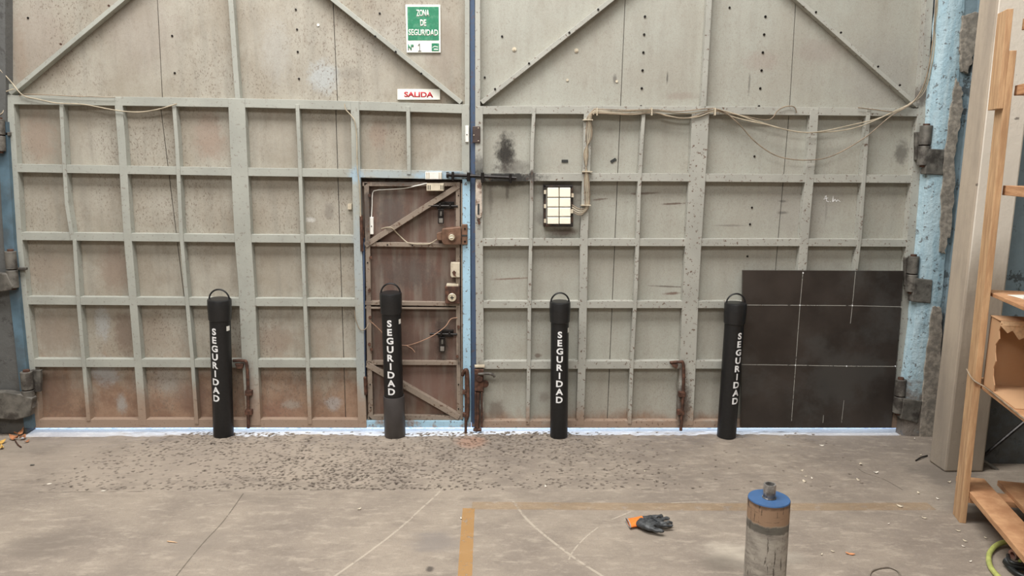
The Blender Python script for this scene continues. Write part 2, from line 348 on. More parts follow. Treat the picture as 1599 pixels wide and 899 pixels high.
def floor_mat():
    m,t,b = nt('worn_concrete_floor'); g = G(t)
    n1 = g.noise(1.3,6,0.6); n2 = g.noise(6,6,0.7, stretch=(0.7,1.4,1)); n3 = g.noise(40,5,0.7); n4 = g.noise(150,3,0.7)
    c = g.mix(g.ramp(n1,0.34,0.66), srgb(148,136,122), srgb(126,115,104))
    c = g.mix(g.math('MULTIPLY', g.ramp(n2,0.45,0.75),0.6), c, srgb(112,101,91))
    c = g.mix(g.math('MULTIPLY', g.ramp(n3,0.45,0.8),0.3), c, srgb(168,158,145))
    c = g.mix(g.math('MULTIPLY', g.ramp(n4,0.54,0.64),0.45), c, srgb(112,102,92))
    c = g.mix(g.math('MULTIPLY', g.ramp(g.noise(13,7,0.75, stretch=(0.6,1.6,1)),0.50,0.64),0.40), c, srgb(176,164,148))
    c = g.mix(g.math('MULTIPLY', g.ramp(g.noise(2.6,7,0.7, stretch=(0.8,1.3,1)),0.52,0.66),0.40), c, srgb(112,102,92))
    # grease and scuff marks, plus darker floor by column, rack, glove and drill bit
    for (px,py,rx,ry,colr,k) in ((70,850,0.18,0.13,srgb(112,102,92),0.65),(680,845,0.13,0.10,srgb(120,112,106),0.7),(310,850,0.16,0.12,srgb(122,112,102),0.5),
                                 (1175,865,0.22,0.12,srgb(190,180,164),0.55),(1130,880,0.12,0.08,srgb(104,96,86),0.6),(385,765,0.6,0.03,srgb(130,120,108),0.4),
                                 (1475,740,0.20,0.18,srgb(100,92,84),0.7),(1560,800,0.30,0.35,srgb(118,108,98),0.6),(500,745,0.2,0.06,srgb(140,128,114),0.3),
                                 (671,889,0.018,0.024,srgb(74,66,60),0.9),(1020,835,0.12,0.06,srgb(128,118,106),0.6),(1210,870,0.16,0.1,srgb(110,104,96),0.4),
                                 (735,690,0.10,0.10,srgb(170,128,104),0.5),(40,700,0.3,0.12,srgb(134,124,112),0.6),(300,720,1.4,0.4,srgb(156,143,129),0.5)):
        p = onZ(px,py); mp = g.n('ShaderNodeMapping'); mp.vector_type = 'TEXTURE'
        mp.inputs['Location'].default_value = p; mp.inputs['Scale'].default_value = (rx,ry,10); g.l(g.pos, mp.inputs['Vector'])
        ln = g.n('ShaderNodeVectorMath', operation='LENGTH'); g.l(mp.outputs[0], ln.inputs[0])
        f = g.math('ADD', ln.outputs['Value'], g.math('MULTIPLY', g.math('SUBTRACT', n2, 0.5), 2.2))
        c = g.mix(g.math('MULTIPLY', g.ramp(f,1.3,0.4), k), c, colr)
    pa = g.n('ShaderNodeAttribute'); pa.attribute_name = 'pit'
    c = g.mix(g.math('MULTIPLY', pa.outputs['Fac'], 0.92), c, srgb(52,42,35))          # dirt and shade of the pits, both put into the colour
    g.l(c, b.inputs['Base Color']); b.inputs['Roughness'].default_value = 0.85
    h = g.math('ADD', g.math('MULTIPLY', n3, 0.6), g.math('MULTIPLY', n4, 0.25)); g.bump(b, h, 0.45, 0.006)
    return m
M_FLOOR = floor_mat()
def worn_paint(name, col, thr, op, fade=None):
    m,t,b = nt(name); g = G(t)
    f = g.math('MULTIPLY', g.ramp(g.noise(16,6,0.75), thr, thr+0.1), op)
    if fade: f = g.math('MULTIPLY', f, g.ramp(g.axis(0), fade[0], fade[1], 1, fade[2]))
    tr = g.n('ShaderNodeBsdfTransparent'); mx = g.n('ShaderNodeMixShader'); g.l(f, mx.inputs[0]); g.l(tr.outputs[0], mx.inputs[1]); g.l(b.outputs[0], mx.inputs[2])
    g.l(mx.outputs[0], t.nodes['Material Output'].inputs[0]); b.inputs['Base Color'].default_value = col; b.inputs['Roughness'].default_value = 0.7
    return m
M_YEL = worn_paint('worn_yellow_paint', srgb(186,140,78), 0.36, 0.55)
M_YELF = worn_paint('faded_yellow_paint', srgb(184,146,92), 0.36, 0.22)
M_CHALK = worn_paint('pale_scratch', srgb(206,194,176), 0.38, 0.5)
M_CHALK2 = worn_paint('white_chalk', srgb(226,224,214), 0.35, 0.45)

# ------------------------------------------------------------------ the setting: floor with its pitted patch
def build_floor():
    x0, x1 = onZ(30,767).x, onZ(1400,767).x; y0, y1 = onZ(700,767).y, 0.02
    nx, ny = int((x1-x0)/0.0055), int((y1-y0)/0.005)
    X, Y = np.meshgrid(np.linspace(x0,x1,nx), np.linspace(y0,y1,ny)); Z = np.zeros_like(X)
    dx, dy = (x1-x0)/(nx-1), (y1-y0)/(ny-1)
    xa, xb = onZ(100,720).x, onZ(985,720).x
    N = 11000; PIT = np.zeros_like(X)
    for _ in range(N):
        cxp = rng.uniform(x0,x1); cyp = rng.uniform(y0+0.02,0.0)
        # the pitted area is dense in the middle and dies out at both ends
        left = xa + (0.10 if cyp < -0.35 else 0.35)*0 + max(0,(cyp+0.45))*0.9
        pr = min(1,max(0,(cxp-left)/0.35)) * min(1,max(0,(xb+0.35-cxp)/0.9)); pr = max(pr, 0.03)
        pr *= 0.55+0.45*math.sin(cxp*3.1+1)*math.cos(cyp*5)
        if rng.random() > pr: continue
        r = rng.uniform(0.0045,0.0095); e = rng.uniform(0.5,1.0); a = rng.uniform(-0.6,0.6); dep = rng.uniform(0.006,0.013)
        i0,i1 = max(1,int((cyp-2*r-y0)/dy)), min(ny-1,int((cyp+2*r-y0)/dy)+2); j0,j1 = max(1,int((cxp-2*r-x0)/dx)), min(nx-1,int((cxp+2*r-x0)/dx)+2)
        if i1<=i0 or j1<=j0: continue
        U = (X[i0:i1,j0:j1]-cxp); V = (Y[i0:i1,j0:j1]-cyp)
        u = U*math.cos(a)+V*math.sin(a); v = -U*math.sin(a)+V*math.cos(a)
        q = (u/r)**2+(v/(r*e))**2
        PIT[i0:i1,j0:j1] = np.maximum(PIT[i0:i1,j0:j1], np.clip((1.15-q)*2,0,1))
        Z[i0:i1,j0:j1] = np.minimum(Z[i0:i1,j0:j1], -dep*np.clip(1.25-q,0,1))
    # roughness of the worn patch
    def vn(s):
        gx, gy = int((x1-x0)/s)+3, int((y1-y0)/s)+3; R = rng.random((gy,gx))
        fx = (X-x0)/s; fy = (Y-y0)/s; ix = fx.astype(int); iy = fy.astype(int); tx = fx-ix; ty = fy-iy; tx = tx*tx*(3-2*tx); ty = ty*ty*(3-2*ty)
        return (R[iy,ix]*(1-tx)+R[iy,ix+1]*tx)*(1-ty)+(R[iy+1,ix]*(1-tx)+R[iy+1,ix+1]*tx)*ty
    edge = np.clip((Y-y0)/0.02,0,1)*np.clip((X-x0)/0.15,0,1)*np.clip((x1-X)/0.15,0,1)*np.clip((y1-Y)/0.01,0,1)
    Z += edge*(0.006*vn(0.12)+0.004*vn(0.035)-0.002)
    verts = np.stack([X,Y,Z],-1).reshape(-1,3); idx = np.arange(nx*ny).reshape(ny,nx)
    faces = np.stack([idx[:-1,:-1],idx[:-1,1:],idx[1:,1:],idx[1:,:-1]],-1).reshape(-1,4).tolist()
    verts = verts.tolist(); k = len(verts)
    FX, FY0, FY1 = 7.5, -13.0, 9.0
    def quad(a,b,c,d):
        nonlocal k
        verts.extend([(a,c,0),(b,c,0),(b,d,0),(a,d,0)]); faces.append([k,k+1,k+2,k+3]); k += 4
    quad(-FX,FX,FY0,y0); quad(-FX,x0,y0,y1); quad(x1,FX,y0,y1); quad(-FX,FX,y1,0.07)
    me = bpy.data.meshes.new('floor'); me.from_pydata(verts,[],faces); me.materials.append(M_FLOOR); me.update()
    at = me.attributes.new('pit','FLOAT','POINT'); pv = np.zeros(len(verts),dtype=np.float32); pv[:PIT.size] = PIT.ravel(); at.data.foreach_set('value',pv)
    o = bpy.data.objects.new('floor', me); COL.objects.link(o); tag(o,'worn beige grey concrete floor in front of the steel gate',kind='structure'); return o
FLOOR = build_floor()
M_OUT = simple('sunlit_yard_concrete', srgb(196,200,206), 0.9, 0, 0.1, 60, 0.5, srgb(70,80,104), 0.7)
bm = bmesh.new(); box(bm,(-7.5,0.07,-0.12),(7.5,9,0.0)); tag(obj('outdoor_ground',bm,M_OUT),'sunlit pale concrete yard seen under the gate','ground',kind='structure')

bm = bmesh.new(); box(bm,(-7.7,-13.2,6.2),(7.7,0.4,6.4)); tag(obj('ceiling',bm,M_ROOF),'pale sheet roof over the hall',kind='structure')
bm = bmesh.new(); box(bm,(-7.7,-13,-0.1),(-7.5,0.4,6.2)); tag(obj('wall_left',bm,M_HALL),'pale side wall of the hall',kind='structure')
bm = bmesh.new(); box(bm,(7.5,-13,-0.1),(7.7,0.4,6.2)); tag(obj('wall_right',bm,M_HALL),'pale side wall of the hall',kind='structure')
bm = bmesh.new(); box(bm,(-7.7,-13.2,-0.1),(7.7,-13,6.2)); tag(obj('wall_front',bm,M_HALL),'pale wall of the hall behind the camera',kind='structure')
GATE_TOP = onY(740,-230).z
GL, GR = onY(-30,300).x, onY(1462,300).x
bm = bmesh.new(); box(bm,(-7.5,0.0,GATE_TOP),(7.5,0.3,6.2)); box(bm,(GR-0.02,-0.06,-0.05),(7.5,0.3,GATE_TOP))
_wx, _wy = onZ(1536,737).x, onZ(1450,724).y; box(bm,(_wx+0.035,_wy,-0.05),(7.5,-0.061,6.1))
tag(obj('wall_back',bm,M_BACKWALL),'blue grey peeling plaster wall beside the gate',kind='structure')
bm = bmesh.new(); box(bm,(-7.5,-0.02,-0.05),(GL-0.02,0.3,GATE_TOP)); 
# the left pier follows the edge of the leaf
polypx(bm,[(-60,-230),(6,-230),(8,0),(9,200),(2,245),(10,400),(22,452),(30,560),(38,640),(42,676),(-60,676)],-0.02,0.10)
tag(obj('wall_back.001',bm,M_DARKWALL),'dark grey rendered pier left of the gate',kind='structure')
bm = bmesh.new(); polypx(bm,[(-2,190),(10,190),(22,380),(40,560),(52,668),(38,668),(26,560),(6,380),(-2,240)],-0.03,0.06)
tag(obj('trim_1',bm,M_DBLUE if False else simple('dull_blue_paint',srgb(84,108,122),0.6,0,0.2,6,0.3,srgb(76,84,88),0.6)),'dull blue painted strip beside the left gate leaf',kind='structure')

bm = bmesh.new(); polypx(bm,[(-90,-240),(14,-240),(20,150),(50,676),(-60,676)],0.105,0.2); polypx(bm,[(1440,-240),(1560,-240),(1480,676),(1398,676)],0.105,0.2)  # added blocks that stop sky light leaking past the leaf edges
tag(obj('edge_light_block',bm,M_DARKWALL),'added dark light blocks behind the gate edges',kind='structure')
# ------------------------------------------------------------------ gate leaves
LEAFL = empty('door_1', onY(370,675,0.02), 'left leaf of the grey steel gate with rusty lower panels','gate leaf',kind='structure')
LEAFR = empty('door_2', onY(1090,675,0.02), 'right leaf of the grey steel gate with a cable bundle across it','gate leaf',kind='structure')
WICKET = empty('door_3', onY(645,660,0.02), 'brown steel wicket door with diagonal braces set into the left gate leaf','door',kind='structure')
SY = 0.05
def part_bar(name, leaf, mat, pts, wd, mode, Y0=0.0, Y1=SY, bevel=0.0015, label=None):
    bm = bmesh.new(); bar(bm, pts, wd, mode, Y0, Y1); o = obj(name,bm,mat,leaf,bevel=bevel)
    if label: o['label'] = label
    return o
# sheets, split at their visible seams
def sheet(leaf, mat, pts, Y=SY):
    bm = bmesh.new(); polypx(bm, pts, Y, Y+0.006); return obj('steel_sheet',bm,mat,leaf)
s = lambda x0,x1,x2,x3,ya,yb: [(x0,ya),(x1,ya),(x3,yb),(x2,yb)]
g_ = 0.6
for a in ((-14,234,-2,254),(234,510,254,527),(510,727,527,727)): sheet(LEAFL,M_LS,s(a[0]+g_,a[1]-g_,a[2]+g_,a[3]-g_,-230,160))
for a in ((8,250,52,312),(250,524,312,540)): sheet(LEAFL,M_LS,s(a[0]+g_,a[1]-g_,a[2]+g_,a[3]-g_,160,660))
sheet(LEAFL,M_LS,s(524+g_,557,540+g_,567,160,660)); sheet(LEAFL,M_LS,s(557,727,560,727,160,278))
for a in ((748,986,748,969),(986,1256,969,1233),(1256,1478,1233,1440)): sheet(LEAFR,M_RS,s(a[0]+g_,a[1]-g_,a[2]+g_,a[3]-g_,-230,168))
for a in ((748,969,748,948),(969,1233,948,1190),(1233,1440,1190,1398)): sheet(LEAFR,M_RS,s(a[0]+g_,a[1]-g_,a[2]+g_,a[3]-g_,168,660))
bm = bmesh.new(); polypx(bm,[(-10,-230),(727,-230),(727,278),(560,278),(566,659),(54,659),(10,160)],SY+0.007,SY+0.02); obj('light_block_sheet',bm,M_DARKST,LEAFL)  # added sheet closing the seams against light from outside
bm = bmesh.new(); polypx(bm,[(731,-230),(1478,-230),(1440,170),(1398,659),(735,659)],SY+0.007,SY+0.02); obj('light_block_sheet',bm,M_DARKST,LEAFR)  # same added light stop for the right leaf and the meeting edge
# left leaf
L = lambda *a, **k: part_bar(a[0], LEAFL, M_LB, *a[1:], **k)
L('rail',[(6,155.5),(270,159),(400,161),(560,165),(727,170)],14,'h')
L('rail',[(16,262),(365,268),(560,270.5),(727,274)],13,'h')
L('rail',[(28,368.5),(365,372),(558,373.5)],12.5,'h')
L('rail',[(38,469),(370,471.5),(560,472.5)],12.5,'h')
L('rail',[(48,566.5),(370,567.5),(562,567.5)],12.5,'h')
L('rail',[(52,661.5),(370,661),(560,661.5),(566,661.5)],13,'h')
L('stile',[(14,148),(27,362),(35,450),(47,560),(56,668)],12.5,'v',Y0=-0.002)
L('stile',[(184,152),(190,225),(199,370),(206,450),(215,560),(223,664)],12,'v',Y0=-0.002)
L('stile',[(369,154),(372,225),(379,370),(385,450),(390,560),(396,664)],[26,26,26,25,25,22],'v',Y0=-0.004)
L('stile',[(554,158),(555,225),(558.5,370),(560.5,450),(562.5,560),(566,668)],13,'v',Y0=-0.004)
L('stile',[(727,163),(727,278)],12,'v',Y0=-0.003)
L('stile',[(729.5,-230),(729.5,165)],7.5,'v',Y0=-0.001)
L('upper_stile',[(343,-230),(360,0),(371,154)],8,'v',Y0=0.0)
L('edge_flange',[(-14,-230),(2,0),(12,150)],6,'v',Y0=0.01)
for pts in ([(95,160),(100,256),(104,320),(113,375)],[(116,374),(122,470),(130,560),(138,657)],[(271,160),(276,225),(283,370),(290,450),(300,560),(307,662)],
            [(464,163),(467,225),(472,370),(475,450),(480,560),(484,662)],[(637,166),(638,225),(638.5,272)]):
    L('glazing_bar' if False else 'thin_bar',pts,5.8,'v',Y0=-0.006)
L('brace',[(15,146),(190,0),(466,-230)],7,'d',Y0=0.0)
L('brace',[(720,160),(521,0),(235,-230)],7,'d',Y0=0.0)
part_bar('stile',LEAFL,M_LBLUE,[(728,280),(728.5,450),(729.5,667)],12,'v',Y0=-0.003,label='light blue painted stile beside the wicket door')
part_bar('threshold',LEAFL,M_LBLUE,[(566,662),(728,662)],10,'h',Y0=0.0,label='chipped light blue threshold under the wicket door')
part_bar('meeting_strip',LEAFL,M_DBLUE,[(737,-230),(737.5,0),(739,300),(740,667)],7.5,'v',Y0=0.008,label='dark blue strip where the two leaves meet')
part_bar('jamb',LEAFL,M_DBLUE,[(567.5,372),(570,660)],2.5,'v',Y0=0.0)
# right leaf
R = lambda *a, **k: part_bar(a[0], LEAFR, M_RB, *a[1:], **k)
R('rail',[(745,172),(830,171.5),(1100,172),(1250,173.5),(1442,175.5)],12.5,'h')
R('rail',[(745,277),(850,276.5),(1050,277),(1250,278.5),(1432,279.5)],12.5,'h')
R('rail',[(745,378.5),(850,378),(1050,378.5),(1250,378.5),(1420,379.5)],11.5,'h')
R('rail',[(745,475.5),(1050,475.5),(1410,476)],11,'h')
R('rail',[(745,570),(1050,569.5),(1402,570)],12,'h')
R('rail',[(745,662.5),(1050,662.5),(1398,662.5)],11,'h')
R('stile',[(745.5,-230),(746,168)],8,'v',Y0=-0.001)
R('stile',[(748,166),(748,225),(748,370),(749.5,560),(750,668)],12,'v',Y0=-0.003)
R('stile',[(918,168),(917,225),(912,370),(911,450),(909,560),(905.5,664)],12,'v',Y0=-0.002)
R('stile',[(1094.5,168),(1092,225),(1083.5,370),(1079,450),(1074.5,560),(1070,664)],[27,26,25,24.5,25,24],'v',Y0=-0.004)
R('stile',[(1272,170),(1269,225),(1256.5,370),(1253,420),(1232,664)],13,'v',Y0=-0.002)
R('stile',[(1441,168),(1434,225),(1423,370),(1417,450),(1399,668)],13,'v',Y0=-0.002)
R('stile',[(1470,-230),(1452,0),(1440,172)],12,'v',Y0=0.0)
R('upper_stile',[(1121,-230),(1108,0),(1098.5,168)],8,'v',Y0=0.0)
for pts in ([(834,168),(831,225),(829,370),(827,450),(826,560),(824,662)],[(1006,168),(1002,225),(998,300),(996,370),(993,450),(987,560),(983,662)],
            [(1357,170),(1353,225),(1343,370),(1337,420),(1318,662)]):
    R('thin_bar',pts,5.5,'v',Y0=-0.006)
R('brace',[(752,160),(954,0),(1240,-230)],7,'d',Y0=0.0)
R('brace',[(1434,166),(1248,0),(985,-230)],6,'d',Y0=0.0)
# screws and washers
def disc(name, leaf, px, py, r, mat, Y=SY-0.0005, t=0.004, ring=None):
    bm = bmesh.new(); p = onY(px,py,Y); cyl(bm,(p.x,Y-t,p.z),(p.x,Y+0.001,p.z),r*sc(Y),14)
    if ring: cyl(bm,(p.x,Y-t*2,p.z),(p.x,Y-t,p.z),r*sc(Y)*0.5,10)
    o = obj(name,bm,mat,leaf,smooth=True); return o
for px,py in [(269,56),(273,114),(462,15),(464,46),(465,81),(467,123),(44,28),(593,21)]: disc('screw',LEAFL,px,py,1.5,M_BLACKOIL)
for i in range(6): disc('screw',LEAFR,1007-i*1.25,26+28*i,1.8,M_BLACKOIL)
for i in range(6): disc('screw',LEAFR,1195-i*2.0,26+28*i,1.8,M_BLACKOIL)
for px,py in [(1178,244),(1174,324),(1171,350),(1167,400),(784,57),(757,121),(1139,12)]: disc('screw',LEAFR,px,py,1.6,M_BLACKOIL)
for px,py in [(803,77),(900,79)]: disc('washer',LEAFR,px,py,3.2,M_CREAM,ring=True)
for px,py in [(886,125),(963,127)]: disc('washer',LEAFR,px,py,1.9,M_CREAM)
disc('washer',LEAFL,497,39,2.0,M_WHITEPL)
for px,py in [(95,69),(170,9)]: disc('screw',LEAFL,px,py,1.6,M_RUSTY,Y=0.0)
for px,py in [(586,57),(618,81),(658,115)]: disc('screw',LEAFL,px,py,1.6,M_BLACKOIL,Y=0.0)
for px,py in [(826,99),(889,51),(934,15),(773,139)]: disc('screw',LEAFR,px,py,1.6,M_BLACKOIL,Y=0.0)
for px,py in [(1274,19),(1313,51),(1371,104),(1405,133)]: disc('screw',LEAFR,px,py,1.6,M_BLACKOIL,Y=0.0)
# chalk scrawl and small black tape pieces on the right leaf
bm = bmesh.new()
for st in ([(1288,309),(1290,305),(1291,314),(1294,315)],[(1286,311),(1293,309)],[(1296,315),(1297,315)],[(1300,315),(1301,306),(1301,315),(1304,311),(1306,315),(1308,312),(1312,315)]):
    tube(bm,[onY(x,y,SY-0.0008) for x,y in st],0.0022,5,2)
obj('chalk_scrawl',bm,M_WHITEP,LEAFR)
for (x0,y0,x1,y1) in ((877,249.5,887,253.5),(954,253,962,248)):
    bm = bmesh.new(); bar(bm,[(x0,(y0+y1)/2 if y0<y1 else y0),(x1,(y0+y1)/2 if y0<y1 else y1)],4.5,'d',SY-0.004,SY); obj('black_tape',bm,M_INK,LEAFR)
for (x,y) in ((546,323),): 
    bm = bmesh.new(); rectpx(bm,x-3,y-5,x+3,y+4,SY-0.02,SY); obj('cable_clip',bm,M_CREAM,LEAFL)

# ------------------------------------------------------------------ wicket door
def Wp(name, pts, wd, mode, Y0=0.012, Y1=0.05, mat=None, **k): return part_bar(name, WICKET, mat or M_DB, pts, wd, mode, Y0, Y1, **k)
bm = bmesh.new(); polypx(bm,[(563,282),(722,282),(722,657),(569,657)],0.046,0.052); obj('steel_sheet',bm,M_DS,WICKET)
bm = bmesh.new(); polypx(bm,[(552,270),(732,270),(732,659),(558,659)],0.071,0.08); obj('light_block_sheet',bm,M_DARKST,WICKET)  # added wider than the door to keep outside light from its gaps
Wp('stile',[(572,285),(574,380),(575.5,480),(577,570),(579,655)],7.5,'v')
Wp('stile',[(715,285),(715,450),(717,655)],6.5,'v')
Wp('edge_flange',[(721,286),(721.5,655)],2.2,'v',Y0=0.0)
Wp('rail',[(566,287.5),(718,287.5)],6,'h')
Wp('rail',[(569,381),(690,383),(712,383)],6.5,'h')
Wp('rail',[(570,473),(716,475)],6,'h',Y0=0.010)
Wp('rail',[(570,480.5),(716,481.5)],3,'h')
Wp('rail',[(572,566.5),(718,567)],6,'h')
Wp('rail',[(574,652),(718,652.5)],7,'h')
Wp('brace',[(716,290),(570,383)],8.5,'d',Y0=0.005)
Wp('brace',[(573,569),(717,652)],8.5,'d',Y0=0.005)
# hinges of the wicket
for (x,y0,y1,nm) in ((564.5,338,392,0),(570.5,590,616,0)):
    bm = bmesh.new(); a,b = onY(x-0.5,y0,-0.006), onY(x+0.7,y1,-0.006); cyl(bm,a,b,0.010,12); c = onY(x,(y0+y1)/2,0.0); box(bm,(c.x-0.012,0.0,c.z-0.05),(c.x+0.014,0.02,c.z+0.04)); sphere(bm,a,0.011)
    obj('hinge',bm,M_RUSTY,WICKET,smooth=True)
for (x,y) in ((579,402),(577,453),(578,495),(577,537),(580,545),(716,510),(714,556),(577,305)):
    disc('bolt_head',WICKET,x,y,2.4,M_RUSTY,Y=0.012,t=0.010)
for (x,y) in ((716,305),(716,420),(716,600),(716,638),(578,600),(579,636),(605,382),(644,383),(574,410)):
    disc('screw',WICKET,x,y,1.1,M_BLACKOIL,Y=0.012)
def slide_bolt(y, x0, x1):
    b = empty('slide_bolt', onY((x0+x1)/2,y,0.0)); b.parent = WICKET; b.matrix_parent_inverse = WICKET.matrix_world.inverted()
    bpy.context.view_layer.update()
    bm = bmesh.new(); rectpx(bm,x0+13,y-6,x1-6,y+5,0.030,0.046); obj('bolt_plate',bm,M_BLACKOIL,b,bevel=0.002)
    bm = bmesh.new(); cyl(bm,onY(x0,y,0.012),onY(x1,y+1,0.012),0.0075,12); obj('bolt_rod',bm,M_BLACKOIL,b,smooth=True)
    for xx in (x0+18,x1-12):
        bm = bmesh.new(); c = onY(xx,y,0.012); box(bm,(c.x-0.006,-0.002,c.z-0.014),(c.x+0.006,0.032,c.z+0.014)); obj('guide',bm,M_BLACKOIL,b,bevel=0.003)
    bm = bmesh.new(); rectpx(bm,x0+15,y+5,x0+24,y+28,0.008,0.014); o = obj('hasp',bm,M_BLACKOIL,b,bevel=0.002)
    bm = bmesh.new(); rectpx(bm,x0+16.5,y+20,x0+22.5,y+27,0.004,0.008); obj('hasp_tongue',bm,simple('bare_steel',srgb(150,146,140),0.4,0.6),b,bevel=0.001)
    bm = bmesh.new(); rectpx(bm,x0+18.2,y+9,x0+20.8,y+16,0.005,0.008); obj('hasp_slot',bm,M_DARKST,b)
    return b
slide_bolt(321,669,715); slide_bolt(521,671,714)
# rim lock
lock = empty('rim_lock', onY(708,371,0.0)); lock.parent = WICKET; lock.matrix_parent_inverse = WICKET.matrix_world.inverted(); lock['label'] = 'brown rim lock with round brass knob'
bpy.context.view_layer.update()
bm = bmesh.new(); polypx(bm,[(690,357),(718,354),(720,356),(720,382),(693,382),(690,378)],-0.03,0.045); obj('lock_case',bm,M_BROWNLOCK,lock,bevel=0.005)
bm = bmesh.new(); polypx(bm,[(682,364),(691,361),(692,376),(682,375)],-0.015,0.045); obj('lock_neck',bm,M_BROWNLOCK,lock,bevel=0.004)
bm = bmesh.new(); p = onY(705.5,370,-0.03); cyl(bm,(p.x,-0.045,p.z),(p.x,-0.03,p.z),0.027,28); obj('knob_collar',bm,M_BROWNLOCK,lock,smooth=True,bevel=0.002)
bm = bmesh.new(); cyl(bm,(p.x,-0.060,p.z),(p.x,-0.044,p.z),0.018,28,0.02); box(bm,(p.x-0.010,-0.064,p.z-0.003),(p.x+0.010,-0.058,p.z+0.003)); obj('knob',bm,M_BRASS,lock,smooth=True,bevel=0.002)
bm = bmesh.new(); rectpx(bm,721,350,730,382,-0.02,0.01); obj('strike_box',bm,M_BROWNLOCK,lock,bevel=0.004)
bm = bmesh.new(); rectpx(bm,721,366.5,730,369,-0.022,-0.019); obj('strike_slot',bm,M_INK,lock)
for y in (357,377):
    bm = bmesh.new(); p = onY(726,y,-0.02); cyl(bm,(p.x,-0.024,p.z),(p.x,-0.019,p.z),0.006,12); obj('screw',bm,M_BLACKOIL,lock)
# small cream latch box and night latch
bm = bmesh.new(); polypx(bm,[(704,410),(718,410),(718,433),(705,433),(703.5,430),(703.5,412)],-0.012,0.045); lb = obj('latch_box',bm,M_CREAM,WICKET,bevel=0.003); lb['label'] = 'cream steel latch box'
bm = bmesh.new(); polypx(bm,[(706,425),(709,422),(712,425),(711,429),(713,432),(708,430)],-0.015,-0.011); obj('rust_bloom',bm,M_RUSTY,lb)
nl = empty('night_latch', onY(707,460,0.0)); nl.parent = WICKET; nl.matrix_parent_inverse = WICKET.matrix_world.inverted(); nl['label'] = 'dark rusty square latch with round keyhole rose'
bpy.context.view_layer.update()
bm = bmesh.new(); rectpx(bm,695,447,718,474,-0.02,0.045); obj('latch_case',bm,M_RUSTY,nl,bevel=0.003)
bm = bmesh.new(); rectpx(bm,697,444,716,448,-0.015,0.045); obj('latch_top',bm,M_CREAM,nl,bevel=0.002)
bm = bmesh.new(); p = onY(706,464,-0.02); cyl(bm,(p.x,-0.032,p.z),(p.x,-0.02,p.z),0.027,28,0.027); obj('rose',bm,M_BRASS,nl,smooth=True,bevel=0.003)
bm = bmesh.new(); box(bm,(p.x-0.012,-0.034,p.z-0.003),(p.x+0.012,-0.031,p.z+0.003)); box(bm,(p.x-0.003,-0.034,p.z-0.012),(p.x+0.003,-0.031,p.z+0.012)); obj('keyhole',bm,M_INK,nl)

# ------------------------------------------------------------------ fittings on the gate
def thing_rods(name, label, cat, parts, loc):
    """parts: (part name, mat, [(kind, args)...])"""
    r = empty(name, loc, label, cat)
    for pn, mat, shapes in parts:
        bm = bmesh.new()
        for k,a in shapes:
            if k == 'tube': tube(bm,[onY(x,y,Y) for x,y,Y in a[0]],a[1],12,a[2] if len(a)>2 else 4)
            elif k == 'rect': rectpx(bm,*a)
            elif k == 'ball': sphere(bm,onY(*a[0]),a[1])
            elif k == 'poly': polypx(bm,*a)
            elif k == 'disc':
                q = onY(*a[0]); cyl(bm,(q.x,q.y-a[2],q.z),(q.x,q.y+a[2],q.z),a[1],20)
        obj(pn,bm,mat,r,smooth=(shapes[0][0] in ('tube','ball')),bevel=0 if shapes[0][0] in ('tube','ball') else 0.003)
    return r
M_STEELW = simple('bare_steel_rod', srgb(88,82,80), 0.28, 0.8, 0.2, 40)
thing_rods('sliding_bolt','oily black sliding bolt spanning both gate leaves above the wicket door','bolt',[
    ('rod',M_BLACKOIL,[('tube',([(699,273,-0.022),(806,278,-0.022)],0.011,1))]),
    ('guide',M_BLACKOIL,[('rect',(705,268,709,282,-0.036,-0.004))]),
    ('guide',M_BLACKOIL,[('rect',(729,269,734,283,-0.036,-0.004))]),
    ('guide',M_BLACKOIL,[('rect',(751,269,756,285,-0.036,-0.004))]),
    ('guide',M_BLACKOIL,[('rect',(795,271,799,286,-0.036,-0.004))]),
    ('end_stop',M_BLACKOIL,[('tube',([(697,273,-0.022),(701,273,-0.022)],0.018,1))])], onY(750,278,0))
# long slotted hasp on the right leaf
h = empty('slotted_hasp', onY(747,342,-0.01), 'rust-flecked cream slotted hasp hanging below the black bolt','hasp')
bm = bmesh.new(); 
outer = [(743,280),(752,280),(753,330)]+[(747.8+5.2*math.cos(a),332+9*math.sin(a)) for a in [math.pi*k/8 for k in range(9)]]+[(742.6,330)]
polypx(bm,outer,-0.014,-0.005); obj('plate',bm,simple('worn_cream_paint',srgb(196,184,170),0.6,0.1,0.1,40,0.3,srgb(100,70,54),0.9),h,bevel=0.002)
bm = bmesh.new(); rectpx(bm,745.7,318,748.6,335,-0.0155,-0.0135); obj('slot',bm,M_INK,h)
bm = bmesh.new(); tube(bm,[onY(x,y,-0.015) for x,y in ((746,342),(748,346),(748,350))],0.007,8); obj('pin',bm,M_RUSTY,h,smooth=True)
# hinge plates near the meeting edge
thing_rods('strike_plate','small white metal plate on the left leaf edge below the exit sign','plate',[('plate',M_WHITEPL,[('rect',(726.5,196,732,222,-0.012,-0.003))]),('screw',M_INK,[('ball',((729,210,-0.012),0.004))])],onY(729,222,0))
thing_rods('lock_plate','dark brown steel plate with corner screws on the right leaf edge','plate',[('plate',simple('brown_plate',srgb(82,70,66),0.5,0.4),[('rect',(738,197,750,223,-0.012,-0.003))])]+[('screw',M_CREAM,[('ball',((x,y,-0.012),0.004))]) for x,y in ((747,200),(747,220),(740,211))],onY(744,223,0))
